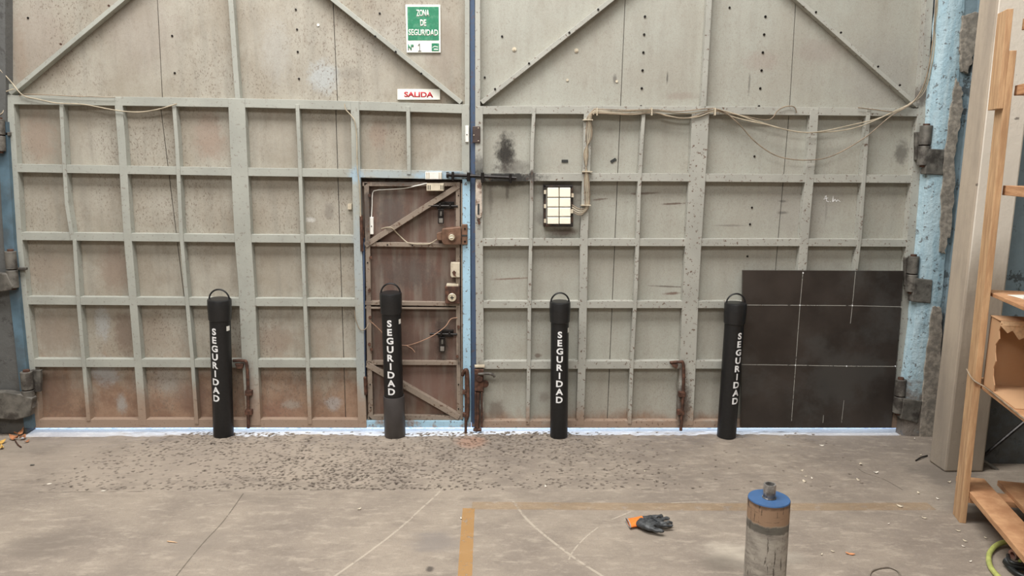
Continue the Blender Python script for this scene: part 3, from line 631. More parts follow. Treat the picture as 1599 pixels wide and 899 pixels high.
# latch with crank handle, lower right leaf
thing_rods('crank_latch','rusty crank latch with horizontal handle low on the right leaf edge','latch',[
    ('case',M_RUSTY,[('rect',(741,577,755,611,-0.03,-0.003))]),
    ('top_plate',M_CREAM,[('rect',(741,570,757,574,-0.02,-0.003))]),
    ('handle',M_DARKST,[('tube',([(747,584,-0.04),(762,583,-0.05),(770,585,-0.05),(772,588,-0.045)],0.009))]),
    ('knuckle',M_RUSTY,[('disc',((749,591,-0.036),0.021,0.010))]),
    ('disc',M_RUSTY,[('disc',((757,599,-0.016),0.026,0.006))])],onY(748,611,0))
thing_rods('vertical_rod_bolt','rusty vertical rod bolt under the crank latch','bolt',[
    ('rod',M_RUSTY,[('tube',([(746.5,612,-0.02),(745.5,670,-0.02)],0.011,1))]),
    ('channel',M_RUSTY,[('rect',(741,612,744,668,-0.03,-0.003))]),
    ('channel',M_RUSTY,[('rect',(751,612,753.5,668,-0.03,-0.003))]),
    ('foot',M_RUSTY,[('tube',([(739,670,-0.02),(752,671,-0.02)],0.012,1))])],onY(746,672,0))
thing_rods('drop_bolt','rusty drop bolt with loop handle at the foot of the blue wicket frame','bolt',[
    ('rod',M_RUSTY,[('tube',([(728,582,-0.022),(727.5,660,-0.022),(727,681,-0.025)],0.009,2))]),
    ('handle',M_RUSTY,[('tube',([(722,586,-0.025),(726,578,-0.035),(730,584,-0.035),(731,640,-0.035),(728,655,-0.03)],0.012))]),
    ('guide',M_RUSTY,[('rect',(722,610,733,616,-0.034,-0.006))]),
    ('guide',M_RUSTY,[('rect',(722,645,733,651,-0.034,-0.006))])],onY(727,681,0))
thing_rods('drop_bolt','rusty hooked drop bolt to the right of the leftmost black bollard','bolt',[
    ('rod',M_RUSTY,[('tube',([(364,563,-0.02),(380,563,-0.022),(385,568,-0.024),(387,600,-0.024),(388,668,-0.024)],0.010,5))]),
    ('guide',M_RUSTY,[('rect',(382,610,393,618,-0.034,-0.004))]),
    ('guide',M_RUSTY,[('rect',(382,640,393,648,-0.034,-0.004))]),
    ('bracket',M_RUSTY,[('poly',([(366,568),(380,568),(378,576),(370,576)],-0.03,-0.004))])],onY(388,668,0))
thing_rods('drop_bolt','rusty hooked drop bolt amid dark rust stains between the two right bollards','bolt',[
    ('rod',M_RUSTY,[('tube',([(1046,566,-0.02),(1061,565,-0.022),(1067,569,-0.024),(1067,610,-0.024),(1063,672,-0.024)],0.010,5))]),
    ('guide',M_RUSTY,[('rect',(1060,612,1071,620,-0.034,-0.004))]),
    ('guide',M_RUSTY,[('rect',(1058,640,1069,648,-0.034,-0.004))]),
    ('bracket',M_RUSTY,[('poly',([(1048,569),(1060,569),(1057,576),(1052,573)],-0.03,-0.004))])],onY(1063,674,0))
# magnetic contacts
thing_rods('magnetic_contact','white louvred magnetic contact on the gate rail above the wicket door','sensor',[
    ('housing',M_WHITEPL,[('rect',(664,268,690,280,-0.024,-0.001))])]+[('rib',M_CREAM,[('rect',(x,269,x+1.4,279,-0.026,-0.023))]) for x in (666,669,685,688)],onY(677,280,0))
thing_rods('magnetic_contact','cream magnetic contact on the top edge of the wicket door','sensor',[
    ('housing',M_CREAM,[('rect',(666,286,693,298,-0.014,0.012))])]+[('rib',M_INK,[('rect',(x,289,x+1.2,296,-0.016,-0.013))]) for x in (668,671,688,691)],onY(680,298,0))
thing_rods('junction_box','small white box at the end of the white cable on the wicket door','box',[
    ('housing',M_WHITEPL,[('rect',(577,339,583,366,0.022,0.046))]),('screw',M_INK,[('ball',((580,353,0.022),0.004))])],onY(580,366,0))

# signs
def text_mesh(txt, size, bold=0.0, xs=1.0, shear=0.0):
    c = bpy.data.curves.new('t','FONT'); c.body = txt; c.size = size; c.offset = bold; c.resolution_u = 4; c.extrude = 0.0; c.shear = shear
    c.align_x = 'CENTER'; c.align_y = 'CENTER'
    o = bpy.data.objects.new('t', c); COL.objects.link(o); bpy.context.view_layer.update()
    me = bpy.data.meshes.new_from_object(o.evaluated_get(bpy.context.evaluated_depsgraph_get())); bpy.data.objects.remove(o); bpy.data.curves.remove(c)
    co = np.array([v.co[:] for v in me.vertices]); 
    mn, mx = co.min(0), co.max(0); ctr = (mn+mx)/2
    me.transform(Matrix.Translation(-Vector(ctr))); me.transform(Matrix.Diagonal((xs,1,1,1)))
    return me, (mx-mn)[0]*xs, (mx-mn)[1]
def flat_text(txt, name, mat, parent, x0, y0, x1, y1, Y, bold=0.0):
    """letters filling the px box on plane Y, thin"""
    me, wd, ht = text_mesh(txt, 1.0, bold); a, b = onY(x0,y0,Y), onY(x1,y1,Y); tr = onY(x1,y0,Y)
    sx, sz = (b.x-a.x)/wd, (a.z-b.z)/ht; c = (a+b)/2
    rot = Matrix(((1,0,0,0),(0,0,-1,0),(0,1,0,0),(0,0,0,1)))
    me.transform(Matrix.Translation((c.x,Y,c.z)) @ rot @ Matrix.Diagonal((sx,sz,1,1)))
    bm = bmesh.new(); bm.from_mesh(me); bpy.data.meshes.remove(me)
    r = bmesh.ops.extrude_face_region(bm, geom=bm.faces[:]); bmesh.ops.translate(bm, verts=[v for v in r['geom'] if isinstance(v,bmesh.types.BMVert)], vec=(0,0.0008,0))
    return obj(name,bm,mat,parent)
sg = empty('safety_sign', onY(661,82,SY), 'green and white sign reading ZONA DE SEGURIDAD on the upper left leaf','sign')
bm = bmesh.new(); polypx(bm,[(633,7),(687.5,7.5),(688,82),(635,82)],SY-0.010,SY-0.001); obj('board',bm,M_SIGNW,sg,bevel=0.001)
bm = bmesh.new(); polypx(bm,[(636,10.5),(685,10.5),(685.5,63),(637,63)],SY-0.0112,SY-0.0099); obj('green_field',bm,M_GREEN,sg)
YT = SY-0.0122
flat_text('ZONA','lettering',M_SIGNW,sg,650,15,670.5,26,YT,0.022); flat_text('DE','lettering',M_SIGNW,sg,656,30.5,665.5,41,YT,0.04)
flat_text('SEGURIDAD','lettering',M_SIGNW,sg,638,45.5,684,56,YT,0.022); flat_text('Nº','lettering',M_GREEN,sg,637,69,646,78.5,YT,0.04)
bm = bmesh.new(); tube(bm,[onY(x,y,YT) for x,y in ((652.6,71.5),(655,68),(655.3,79.5))],0.0016,6,1); tube(bm,[onY(x,y,YT) for x,y in ((652.8,79.6),(657.8,79.6))],0.0014,6,1); obj('handwritten_digit',bm,M_INK,sg)
bm = bmesh.new(); rectpx(bm,674,67.5,685.5,79.5,YT,YT+0.001); obj('emblem',bm,M_GREEN,sg)
bm = bmesh.new(); polypx(bm,[(675.5,73.5),(679,71.5),(684,73),(684,74),(679,72.7),(675.5,74.5)],YT-0.001,YT); rectpx(bm,677.5,76,684,77.6,YT-0.001,YT); obj('emblem_mark',bm,M_SIGNW,sg)
sg = empty('exit_sign', onY(654,156,SY), 'small white sign with red letters SALIDA','sign')
bm = bmesh.new(); rectpx(bm,620.5,139,687,155.5,SY-0.014,SY-0.001); obj('board',bm,M_SIGNW,sg,bevel=0.001)
flat_text('SALIDA','lettering',M_RED,sg,631,143,676.5,152,SY-0.0152,0.035)

# flood light on the right leaf
fl = empty('flood_light', onY(873,353,0), 'square flood light with eight cream lens cells on the right leaf','lamp')
M_BLK = simple('black_frame', srgb(46,42,40), 0.5, 0.3, 0.2, 40, 0.2, srgb(96,70,54), 0.6)
for a in ((849,289,852.5,353),(892,290,895,354),(849,289,895,292),(849,350,893.5,354)):
    bm = bmesh.new(); rectpx(bm,*a,-0.01,0.05); obj('frame_bar',bm,M_BLK,fl,bevel=0.002)
bm = bmesh.new(); rectpx(bm,852,291,893,352,0.02,0.05); obj('back_plate',bm,M_WHITEPL,fl)
M_LENS = simple('ivory_lens', srgb(250,244,226), 0.3, 0, 0.02, 40)
xs = (854.5,873.5,892); ys = (292.5,308.5,323.5,338.5,350.5)
for i in range(2):
    for j in range(4):
        bm = bmesh.new(); rectpx(bm,xs[i]+0.5,ys[j]+0.5,xs[i+1]-0.9,ys[j+1]-0.7,-0.02,0.02); obj('lens_cell',bm,M_LENS,fl,bevel=0.004)
for x,y in ((851,300),(851,322),(851,345),(894,305),(893,330)):
    bm = bmesh.new(); rectpx(bm,x-1.5,y-3,x+2,y+3,-0.024,-0.008); obj('clip',bm,M_CREAM,fl,bevel=0.001)

# cables
BUNDLE = empty('cable_bundle', onY(916,325,-0.02), 'bundle of beige cables from the flood light up and along the top rail','cables')
def cable(label, pts, r, mat, cat='cable', name='cable', group=None):
    bm = bmesh.new(); tube(bm,[onY(x,y,Y) for x,y,Y in pts],r,8,8); o = obj(name,bm,mat,BUNDLE if group else None,smooth=True)
    if group: return o
    tag(o,label,cat); return centre(o)
yc = -0.014
def run(off, dy, ya=yc):
    return [(893,323+off*1.5,-0.01),(903,329+off*1.5,-0.02),(912,328+off,ya),(916+off,318,ya),(915+off,280,ya),(916-off,240,ya),(918+off*1.3,215,ya),(919+off,190,ya),(920+off,180-off,ya),(927,174+off*1.2,ya),(933,172.5+off,ya)]
A = run(0,0)+[(970,174,yc),(1018,173,yc),(1070,177,yc),(1118,172,yc),(1145,177,yc),(1185,190,yc-.01),(1240,205,yc-.01),(1290,206,yc-.01),(1340,198,yc-.01),(1400,172,yc),(1440,148,yc),(1455,100,yc-.01),(1462,40,yc-.01),(1466,-10,yc-.01),(1480,-160,yc-.01)]
B = run(2.2,0)+[(980,177,yc),(1018,175,yc),(1060,184,yc),(1090,182,yc),(1118,174,yc),(1150,184,yc),(1190,193,yc-.012),(1260,207,yc-.012),(1330,195,yc-.012),(1385,180,yc),(1430,155,yc-.008),(1448,120,yc-.01),(1459,50,yc-.015),(1464,-10,yc-.015),(1478,-160,yc-.01)]
C = run(-2.2,0)+[(980,172,yc-.008),(1018,171,yc-.008),(1060,174,yc-.008),(1118,170,yc-.008),(1150,190,yc-.01),(1180,222,yc-.012),(1215,244,yc-.012),(1260,250,yc-.012),(1300,243,yc-.012),(1350,215,yc-.012),(1390,182,yc-.01),(1425,160,yc-.01),(1445,125,yc-.016),(1457,60,yc-.02),(1462,-10,yc-.02),(1476,-160,yc-.01)]
D_ = run(4.2,0)+[(985,179,yc),(1020,176,yc),(1045,182,yc),(1075,184,yc),(1100,176,yc),(1118,173,yc),(1160,181,yc),(1200,187,yc),(1215,172,yc),(1228,166,yc),(1240,167,yc),(1244,176,yc)]
cable('beige cable from the flood light that sags in a shallow bow over the right leaf',A,0.0035,M_CABLE,group='cables')
cable('beige cable of the bundle lying lowest where it leaves the flood light',B,0.0035,M_CABLE,group='cables')
cable('grimy cable of the bundle that sags lowest, in a deep loop right of centre',C,0.0034,M_CABLE2,group='cables')
cable('grimy cable of the bundle that ends in a hook on the right leaf top rail',D_,0.0034,M_CABLE2,group='cables')
cable('thin cable lying along the top rail at the upper right corner',[(1340,168,yc),(1365,171,yc),(1400,174,yc),(1422,160,yc)],0.0032,M_CABLE2)
for (x0,y0,x1,y1,lb) in ((909,268,925,268,'middle'),(907,320.5,923,320.5,'lowest'),(910,187,926,187,'topmost')):
    bm = bmesh.new(); rectpx(bm,x0,y0-0.7,x1,y1+0.7,-0.024,0.0); obj('cable_tie',bm,M_CREAM,BUNDLE)
for (x,lb) in ((932.5,'left'),(1018,'middle'),(1117,'right')):
    bm = bmesh.new(); rectpx(bm,x-0.8,168,x+0.8,180,-0.028,0.0); obj('cable_tie',bm,M_CREAM,BUNDLE)
cable('thin cable drooping across the top left rail of the gate',[(-10,98,-.02),(15,125,-.015),(35,148,yc),(60,155,yc),(90,161,yc),(130,163,yc),(180,172,yc),(215,175,yc),(245,171,yc),(270,164,yc),(276,162,yc)],0.0034,M_CABLE)
cable('pale cable curling down at the top left gate corner',[(22,139,yc),(12,142,yc),(8,146,yc),(7,165,yc),(3,177,-.02),(-12,182,-.02)],0.0034,M_CABLE)
cable('grey cable running down from the top rail beside the wicket door',[(538,162,yc),(540,171,yc),(548,180,yc),(554,190,yc),(557,215,yc),(558,260,yc),(562,300,yc),(563,338,yc)],0.0034,M_CABLE)
cable('grey cable lying flat on the top left rail',[(30,150,yc),(45,147,yc),(110,150,yc),(180,152,yc)],0.0025,M_CABLE2)
cable('white cable from the cream contact to the small box on the wicket door',[(667,286,0.0),(650,290,0.004),(630,294,0.04),(600,296,0.04),(588,297,0.04),(582,301,0.04),(581,320,0.04),(580,340,0.034)],0.0034,M_WHITEPL)
cable('beige cable crossing the brace to the brown rim lock',[(596,357,0.03),(604,355,0.0),(612,356,0.0),(622,366,0.03),(634,377,0.03),(642,380,0.006),(665,381,0.006),(674,379,0.006),(683,373,-0.01)],0.0036,M_CABLE)
cable('thin brown wire swinging from behind the bollard to the lower slide bolt',[(577,500,0.01),(592,514,0.02),(612,534,0.03),(630,539,0.03),(645,537,0.03),(672,526,-0.004),(694,511,-0.004),(704,498,0.008),(714,496,0.008)],0.0028,M_COPPER)
cable('short loose wire end beside the second bollard',[(634,539,0.03),(643,544,0.03),(648,550,0.03)],0.0024,M_COPPER)
cable('thin wire looping off the stile left of the wicket door',[(553,484,-.01),(556,500,-.01),(562,514,-.01),(570,514,-.01),(576,505,0.0)],0.0024,M_CABLE2)

# gate hinges on both piers
def gate_hinge(label, barrel, plate, leafplate=None):
    c = barrel[0]; r = empty('gate_hinge', onY(barrel[0][0],barrel[1][1],-0.05), label, 'hinge', 'gate hinges')
    (x0,y0),(x1,y1) = barrel[:2]; rr = barrel[2]*sc(-0.05)
    bm = bmesh.new(); ym = (y0+y1)/2; xm = (x0+x1)/2
    cyl(bm,onY(x0,y0,-0.05),onY(xm,ym-0.8,-0.05),rr,20); obj('barrel',bm,M_DARKST,r,smooth=True,bevel=0.003)
    bm = bmesh.new(); cyl(bm,onY(xm,ym+0.8,-0.05),onY(x1,y1,-0.05),rr,20); obj('barrel',bm,M_DARKST,r,smooth=True,bevel=0.003)
    bm = bmesh.new(); cyl(bm,onY(x0,y0-3,-0.05),onY(x1,y1+3,-0.05),rr*0.55,14); obj('pin',bm,M_RUSTY,r,smooth=True)
    bm = bmesh.new(); polypx(bm,plate,-0.085,-0.03); obj('wall_plate',bm,M_DARKST,r,bevel=0.006)
    if leafplate:
        bm = bmesh.new(); rectpx(bm,*leafplate,-0.03,-0.004); obj('leaf_plate',bm,M_DARKST,r,bevel=0.004)
gate_hinge('top hinge on the right pier, beside the chipped blue paint',((1447,196),(1441,258),9),[(1450,232),(1487,234),(1482,274),(1444,272)],(1430,206,1446,250))
gate_hinge('middle hinge on the right pier, beside the upper corner of the dark plate',((1427,400),(1422,455),8.5),[(1428,434),(1457,437),(1454,474),(1424,471)],(1413,402,1424,446))
gate_hinge('bottom hinge on the right pier, just above the floor',((1407,592),(1402,644),8.5),[(1411,622),(1441,626),(1433,661),(1406,654)],(1398,596,1406,640))
gate_hinge('top hinge at the left edge of the gate',((-1,186),(1,236),7),[(-40,206),(-4,208),(-2,236),(-40,238)],(2,206,14,212))
gate_hinge('middle hinge on the left pier',((16,392),(21,449),8),[(-40,425),(10,427),(20,448),(16,453),(-40,462)],(18,418,40,422))
gate_hinge('bottom hinge on the left pier with a thick stepped bracket',((41,580),(46,636),9),[(-20,612),(10,612),(32,616),(50,622),(46,650),(24,656),(-20,652)],(46,578,63,612))

# right pier with flaking light blue paint
pl = [(1464,-230*0-240),(1467,0),(1460,90),(1452,170),(1447,240),(1440,330),(1433,400),(1424,500),(1411,600),(1404,690)]
pr = [(1520,-240),(1508,0),(1500,110),(1490,200),(1484,300),(1478,390),(1472,470),(1462,540),(1452,610),(1444,698)]
def pier():
    bm = bmesh.new(); n = 40
    def interp(P, y):
        for (xa,ya),(xb,yb) in zip(P,P[1:]):
            if ya <= y <= yb: return xa+(xb-xa)*(y-ya)/(yb-ya)
        return P[-1][0]
    rows = []
    for i in range(n+1):
        y = -240+(692+240)*i/n; a = interp(pl,y)+random.uniform(-1,1)*1.0; b = interp(pr,y)+random.uniform(-1,1)*1.6
        row = []
        for k in range(13):
            t = k/12; ang = math.pi*t; dep = -0.055-0.022*math.sin(ang)**0.6+random.uniform(-1,1)*0.0018
            if k in (0,12): dep = 0.0
            p = onY(a+(b-a)*t, y, -0.05); row.append(bm.verts.new((p.x,dep,max(0.0,p.z) if i<n else 0.0)))
        rows.append(row)
    for A_,B_ in zip(rows,rows[1:]):
        for k in range(12): bm.faces.new((A_[k],A_[k+1],B_[k+1],B_[k]))
    o = obj('wall_back.002',bm,M_PIER,smooth=True); o.data.update(); return tag(o,'flaking light blue masonry pier at the right edge of the gate',kind='structure')
pier()
def lump(label, name, pts, Y0, Y1, mat):
    bm = bmesh.new(); polypx(bm, pts, Y0, Y1); return tag(obj(name,bm,mat,bevel=0.004),label,kind='structure')
def jag(pts, a=1.6, n=5):
    out = []
    for i,(x,y) in enumerate(pts):
        x2,y2 = pts[(i+1)%len(pts)]
        for k in range(n): t = k/n; out.append((x+(x2-x)*t+random.uniform(-a,a), y+(y2-y)*t+random.uniform(-a,a)))
    return out
lump('bare grey render showing where blue paint has fallen off at the top','trim_2',jag([(1504,24),(1529,18),(1527,60),(1520,90),(1512,114),(1502,112),(1500,70)]),-0.084,-0.03,M_PEEL)
lump('strip of bare render down the right side of the pier','trim_3',jag([(1494,122),(1503,140),(1504,170),(1498,200),(1492,235),(1490,300),(1486,368),(1480,372),(1476,396),(1468,392),(1470,320),(1474,250),(1484,180)]),-0.086,-0.03,M_PEEL)
lump('bare render at the lower right of the pier','trim_4',jag([(1456,478),(1470,480),(1472,520),(1466,600),(1460,660),(1452,702),(1436,700),(1440,640),(1446,560)],1.4),-0.086,-0.03,M_PEEL)

# ------------------------------------------------------------------ concrete column
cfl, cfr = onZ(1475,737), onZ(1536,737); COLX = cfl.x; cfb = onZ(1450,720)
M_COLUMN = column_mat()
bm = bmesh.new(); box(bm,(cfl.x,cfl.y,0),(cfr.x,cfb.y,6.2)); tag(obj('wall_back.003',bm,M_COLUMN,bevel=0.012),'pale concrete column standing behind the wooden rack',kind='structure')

# ------------------------------------------------------------------ hanging dark plate
pl_ = empty('steel_plate', onY(1280,668,-0.02), 'large dark square plate with chalk grid lines leaning on the right leaf','plate')
M_PLATE = simple('black_mill_steel', srgb(60,54,50), 0.32, 0.1, 0.16, 3.5, 0.15, srgb(78,78,76), 0.5)
bm = bmesh.new(); polypx(bm,[(1160,422),(1411,423),(1392,668),(1157,667)],-0.028,-0.010); obj('panel',bm,M_PLATE,pl_,bevel=0.001)
def pline(pts,wd=0.65):
    bm = bmesh.new(); bar(bm,pts,wd,'d',-0.0292,-0.0278); obj('chalk_line',bm,M_CHALK2,pl_)
pline([(1254,424),(1249,480),(1242,575),(1236,657)]); pline([(1336,424),(1331,477),(1328,505)]); pline([(1318,625),(1314,660)],0.5)
pline([(1160,476),(1249,476.5),(1331,477),(1409,479)],0.8); pline([(1158,569),(1242,570),(1322,571.5),(1396,572)],0.8); pline([(1286,648),(1285,660)],0.6)
for x,y in ((1254,426),(1249,476.5),(1331,477),(1242,570),(1322,571.5),(1398,571.5)):
    bm = bmesh.new(); p = onY(x,y,-0.0285); cyl(bm,(p.x,-0.0300,p.z),(p.x,-0.0278,p.z),0.0045,10); obj('chalk_dot',bm,M_WHITEP,pl_)

# ------------------------------------------------------------------ bollards
def bollard(label, xb, xt, yt_cap, xl, sleeve=False, tag_on=True, half=16.5, tilt_top=0.0, ybot=687):
    Yb = onZ(xb, ybot).y + half*sc(-0.1)
    B = onY(xb, 0, Yb); 
    # base on the floor, directly below its axis in the photo
    d0 = onY(xb, ybot-3, Yb); base = Vector((d0.x, Yb, 0.006)); top = onY(xt, yt_cap, -0.035-0.072)
    ax = (top-base); Hh = ax.length; zax = ax.normalized(); xax = Vector((1,0,0)); xax = (xax-xax.dot(zax)*zax).normalized(); yax = zax.cross(xax)
    M = Matrix(((xax.x,yax.x,zax.x,base.x),(xax.y,yax.y,zax.y,base.y),(xax.z,yax.z,zax.z,base.z),(0,0,0,1)))
    R_ = half*sc(-0.1)*0.96
    r = empty('bollard', base, label, 'bollard', 'black SEGURIDAD bollards')
    capH = 0.135
    bm = bmesh.new(); rg = lathe(bm,[(R_-0.004,0.0),(R_,0.004),(R_,Hh-capH+0.01)],M); bm.faces.new(rg[0][::-1]); bm.faces.new(rg[-1]); obj('tube',bm,M_BLACKPL,r,smooth=True)
    Rc = R_+0.0055; z0 = Hh-capH
    bm = bmesh.new(); rg = lathe(bm,[(R_+0.001,z0),(Rc,z0+0.004),(Rc+0.001,z0+0.03),(Rc+0.0035,z0+0.07),(Rc+0.0035,Hh-0.010),(Rc+0.0015,Hh-0.004),(Rc-0.004,Hh-0.001),(Rc-0.012,Hh)],M); bm.faces.new(rg[0][::-1]); bm.faces.new(rg[-1]); obj('cap',bm,M_CAP,r,smooth=True)
    bm = bmesh.new(); hr = Rc*0.92; P = [M@Vector((hr*math.cos(a), 0.0, Hh-0.01+ (hr*0.95+0.008)*math.sin(a))) for a in [math.pi*k/14 for k in range(15)]]
    tube(bm,P,0.0052,8,2); obj('handle',bm,M_CAP,r,smooth=True)
    rs = R_
    # lettering wrapped round the tube
    px_m = 1/sc(-0.1); ang0 = math.asin(max(-0.9,min(0.9,(xl[0])*sc(-0.1)/R_)))
    n = 9; zt = xl[1]; zb = xl[2]
    bm = bmesh.new()
    for i,chh in enumerate('SEGURIDAD'):
        me, wd, ht = text_mesh(chh, 1.0, 0.035)
        lh = (zt-zb)/n*0.80; sy_ = lh/ht; sx_ = sy_*1.08 if chh != 'I' else sy_
        zc = zt-(zt-zb)*(i+0.5)/n
        tb = bmesh.new(); tb.from_mesh(me); bpy.data.meshes.remove(me)
        bmesh.ops.triangulate(tb, faces=tb.faces); bmesh.ops.subdivide_edges(tb, edges=[e for e in tb.edges if e.calc_length()>0.12], cuts=2)
        vm = {}
        for v in tb.verts:
            a = -math.pi/2+ang0+v.co.x*sx_/R_; q = M@Vector(((R_+0.0010)*math.cos(a),(R_+0.0010)*math.sin(a),zc+v.co.y*sy_)); vm[v.index if v.index>=0 else id(v)] = None
            vm[v] = bm.verts.new(q)
        for f in tb.faces: bm.faces.new([vm[v] for v in f.verts])
        tb.free()
    obj('lettering',bm,M_WHITEP,r)
    if tag_on:
        bm = bmesh.new(); zc = Hh-capH-0.045
        for (rr_,) in ((R_+0.0012,),):
            V = [[bm.verts.new(M@Vector((rr_*math.cos(a),rr_*math.sin(a),zc+dz))) for dz in (-0.016,0.014)] for a in [math.radians(-36+k*6) for k in range(5)]]
            for A_,B_ in zip(V,V[1:]): bm.faces.new((A_[0],B_[0],B_[1],A_[1]))
        obj('sticker',bm,M_WHITEPL,r)
    if sleeve:
        Rs = R_+0.0075; zs = 0.272
        bm = bmesh.new(); rg = lathe(bm,[(Rs-0.002,0.0),(Rs,0.003),(Rs,zs-0.003),(Rs-0.001,zs),(R_+0.001,zs),(R_+0.001,0.0)],M); obj('sleeve',bm,M_SLEEVE,r,smooth=True)
    return r
bollard('black bollard at the far left of the row, beside a hooked drop bolt',349.5,342.5,466,(-4.5,0.735,0.245),ybot=686)
bollard('black bollard with a grey lower sleeve in front of the wicket door',617,610,456,(1.0-2.5,0.79,0.29),sleeve=True,half=15.8,ybot=686)
bollard('black bollard on the right leaf between two steel stiles, standing upright',872.5,874.5,470,(-1.0,0.72,0.24),half=15,ybot=687)
bollard('black bollard tilting in front of the dark square plate',1134,1149,472,(5.5,0.715,0.235),tag_on=False,half=16,ybot=688)

# ------------------------------------------------------------------ floor markings (part of the floor)
def mark(name, mat, pts, wd, label=None):
    """pts px polyline on the floor; wd metres; laid 1 mm above"""
    P = smooth_path([onZ(x,y,0.0105 if False else 0.001) for x,y in pts],6); bm = bmesh.new(); prev = None
    for i,p in enumerate(P):
        t = (P[min(i+1,len(P)-1)]-P[max(i-1,0)]); t.z = 0; t.normalize(); nrm = Vector((-t.y,t.x,0))
        a, b = bm.verts.new(p+nrm*wd/2), bm.verts.new(p-nrm*wd/2)
        if prev: bm.faces.new((prev[0],a,b,prev[1]))
        prev = (a,b)
    o = obj(name,bm,mat,FLOOR)
    if label: o['label'] = label
mark('painted_line',M_YEL,[(732,793),(729,840),(723,960)],0.062,'worn yellow painted line running towards the camera')
mark('painted_line',M_YELF,[(737,789),(900,790),(1080,791),(1270,791),(1455,790)],0.085,'faded yellow painted line parallel to the gate')
mark('scrape_mark',M_CHALK,[(700,750),(686,768),(660,792),(620,828),(570,866),(500,915)],0.012,'pale curved scrape left by the swinging leaf')
mark('scrape_mark',M_CHALK,[(801,782),(825,813),(860,843),(900,873),(950,905)],0.014,'pale curved scrape right of the yellow line')
mark('scrape_mark',M_CHALK,[(952,812),(985,799)],0.008); mark('scrape_mark',M_CHALK,[(934,823),(915,838),(895,860),(886,880)],0.008); mark('scrape_mark',M_CHALK,[(1048,785),(1090,783)],0.008)
M_DARKM = worn_paint('dark_seam', srgb(110,100,88), 0.36, 0.5)
mark('floor_joint',M_DARKM,[(60,768),(200,767),(400,766),(520,764),(580,760),(640,761),(700,763),(900,763),(1050,764),(1180,764)],0.008)
mark('floor_joint',M_DARKM,[(380,770),(350,812),(315,850),(275,899)],0.006)
mark('floor_joint',M_DARKM,[(1320,710),(1345,735),(1380,748),(1410,765)],0.006)

# ------------------------------------------------------------------ core drill bit
def core_bit():
    dist = 2.55; Yc = -CAMD+dist
    p = onY(1201,777,Yc); base_p = Vector((onY(1195,899,Yc).x,Yc,0)); zt = p.z
    ax = (p-base_p); M = Matrix.Translation(base_p) @ ax.to_track_quat('Z','Y').to_matrix().to_4x4(); Hh = ax.length
    r = empty('core_drill_bit', base_p, 'upright steel core drill bit with a blue top and threaded hub','drill bit')
    R_ = 0.0755
    m,t,b = nt('scratched_core_barrel'); g = G(t); z = g.axis(2)
    c = g.mix(g.ramp(g.noise(14,6,0.7, stretch=(1,1,2)),0.35,0.65), srgb(178,172,162), srgb(142,136,128))
    zz = g.math('ADD', z, g.math('MULTIPLY', g.math('SUBTRACT', g.noise(20,5,0.7),0.5),0.03))
    c = g.mix(g.ramp(zz,zt-0.085,zt-0.075), c, srgb(160,132,108)); 
    band = g.math('MULTIPLY', g.ramp(zz,zt-0.115,zt-0.108), g.ramp(zz,zt-0.078,zt-0.086)); c = g.mix(g.math('MULTIPLY',band,0.8), c, srgb(84,82,76))
    c = g.mix(g.ramp(zz,zt-0.02,zt-0.008), c, srgb(108,86,70))
    drip = g.noise(26,6,0.75, stretch=(1,1,0.12)); c = g.mix(g.math('MULTIPLY', g.ramp(drip,0.56,0.585),0.85), c, srgb(58,50,44))
    c = g.mix(g.math('MULTIPLY', g.ramp(g.noise(40,5,0.7, stretch=(0.3,0.3,3)),0.58,0.66),0.5), c, srgb(70,62,56))
    g.l(c,b.inputs['Base Color']); b.inputs['Metallic'].default_value = 0.35; b.inputs['Roughness'].default_value = 0.5; g.bump(b, drip, 0.3, 0.002)
    bm = bmesh.new(); rg = lathe(bm,[(R_-0.006,0.0),(R_-0.006,0.02),(R_-0.006,0.0),(R_,0.0),(R_,Hh-0.004)],M,56); obj('barrel',bm,m,r,smooth=True)
    MB_ = simple('blue_enamel', srgb(56,88,128), 0.45, 0, 0.08, 10, 0, srgb(60,104,150), 0.4)
    bm = bmesh.new(); rg = lathe(bm,[(R_,Hh-0.004),(R_-0.0015,Hh),(0.024,Hh+0.001)],M,56); bm.faces.new(rg[-1]); obj('top_plate',bm,MB_,r,smooth=True)
    MH = simple('worn_hub_steel', srgb(170,166,162), 0.3, 0.7, 0.2, 50, 0.2, srgb(60,54,50), 0.6)
    bm = bmesh.new(); ro = 0.0225; prof = [(ro+0.003,Hh+0.0012),(ro+0.003,Hh+0.004),(ro,Hh+0.005)]
    prof += [(ro,Hh+0.052),(ro-0.001,Hh+0.055),(ro-0.006,Hh+0.055),(ro-0.006,Hh+0.010),(0.002,Hh+0.009)]
    rg = lathe(bm,prof,M,10 if False else 24); obj('threaded_hub',bm,MH,r,smooth=True)
core_bit()

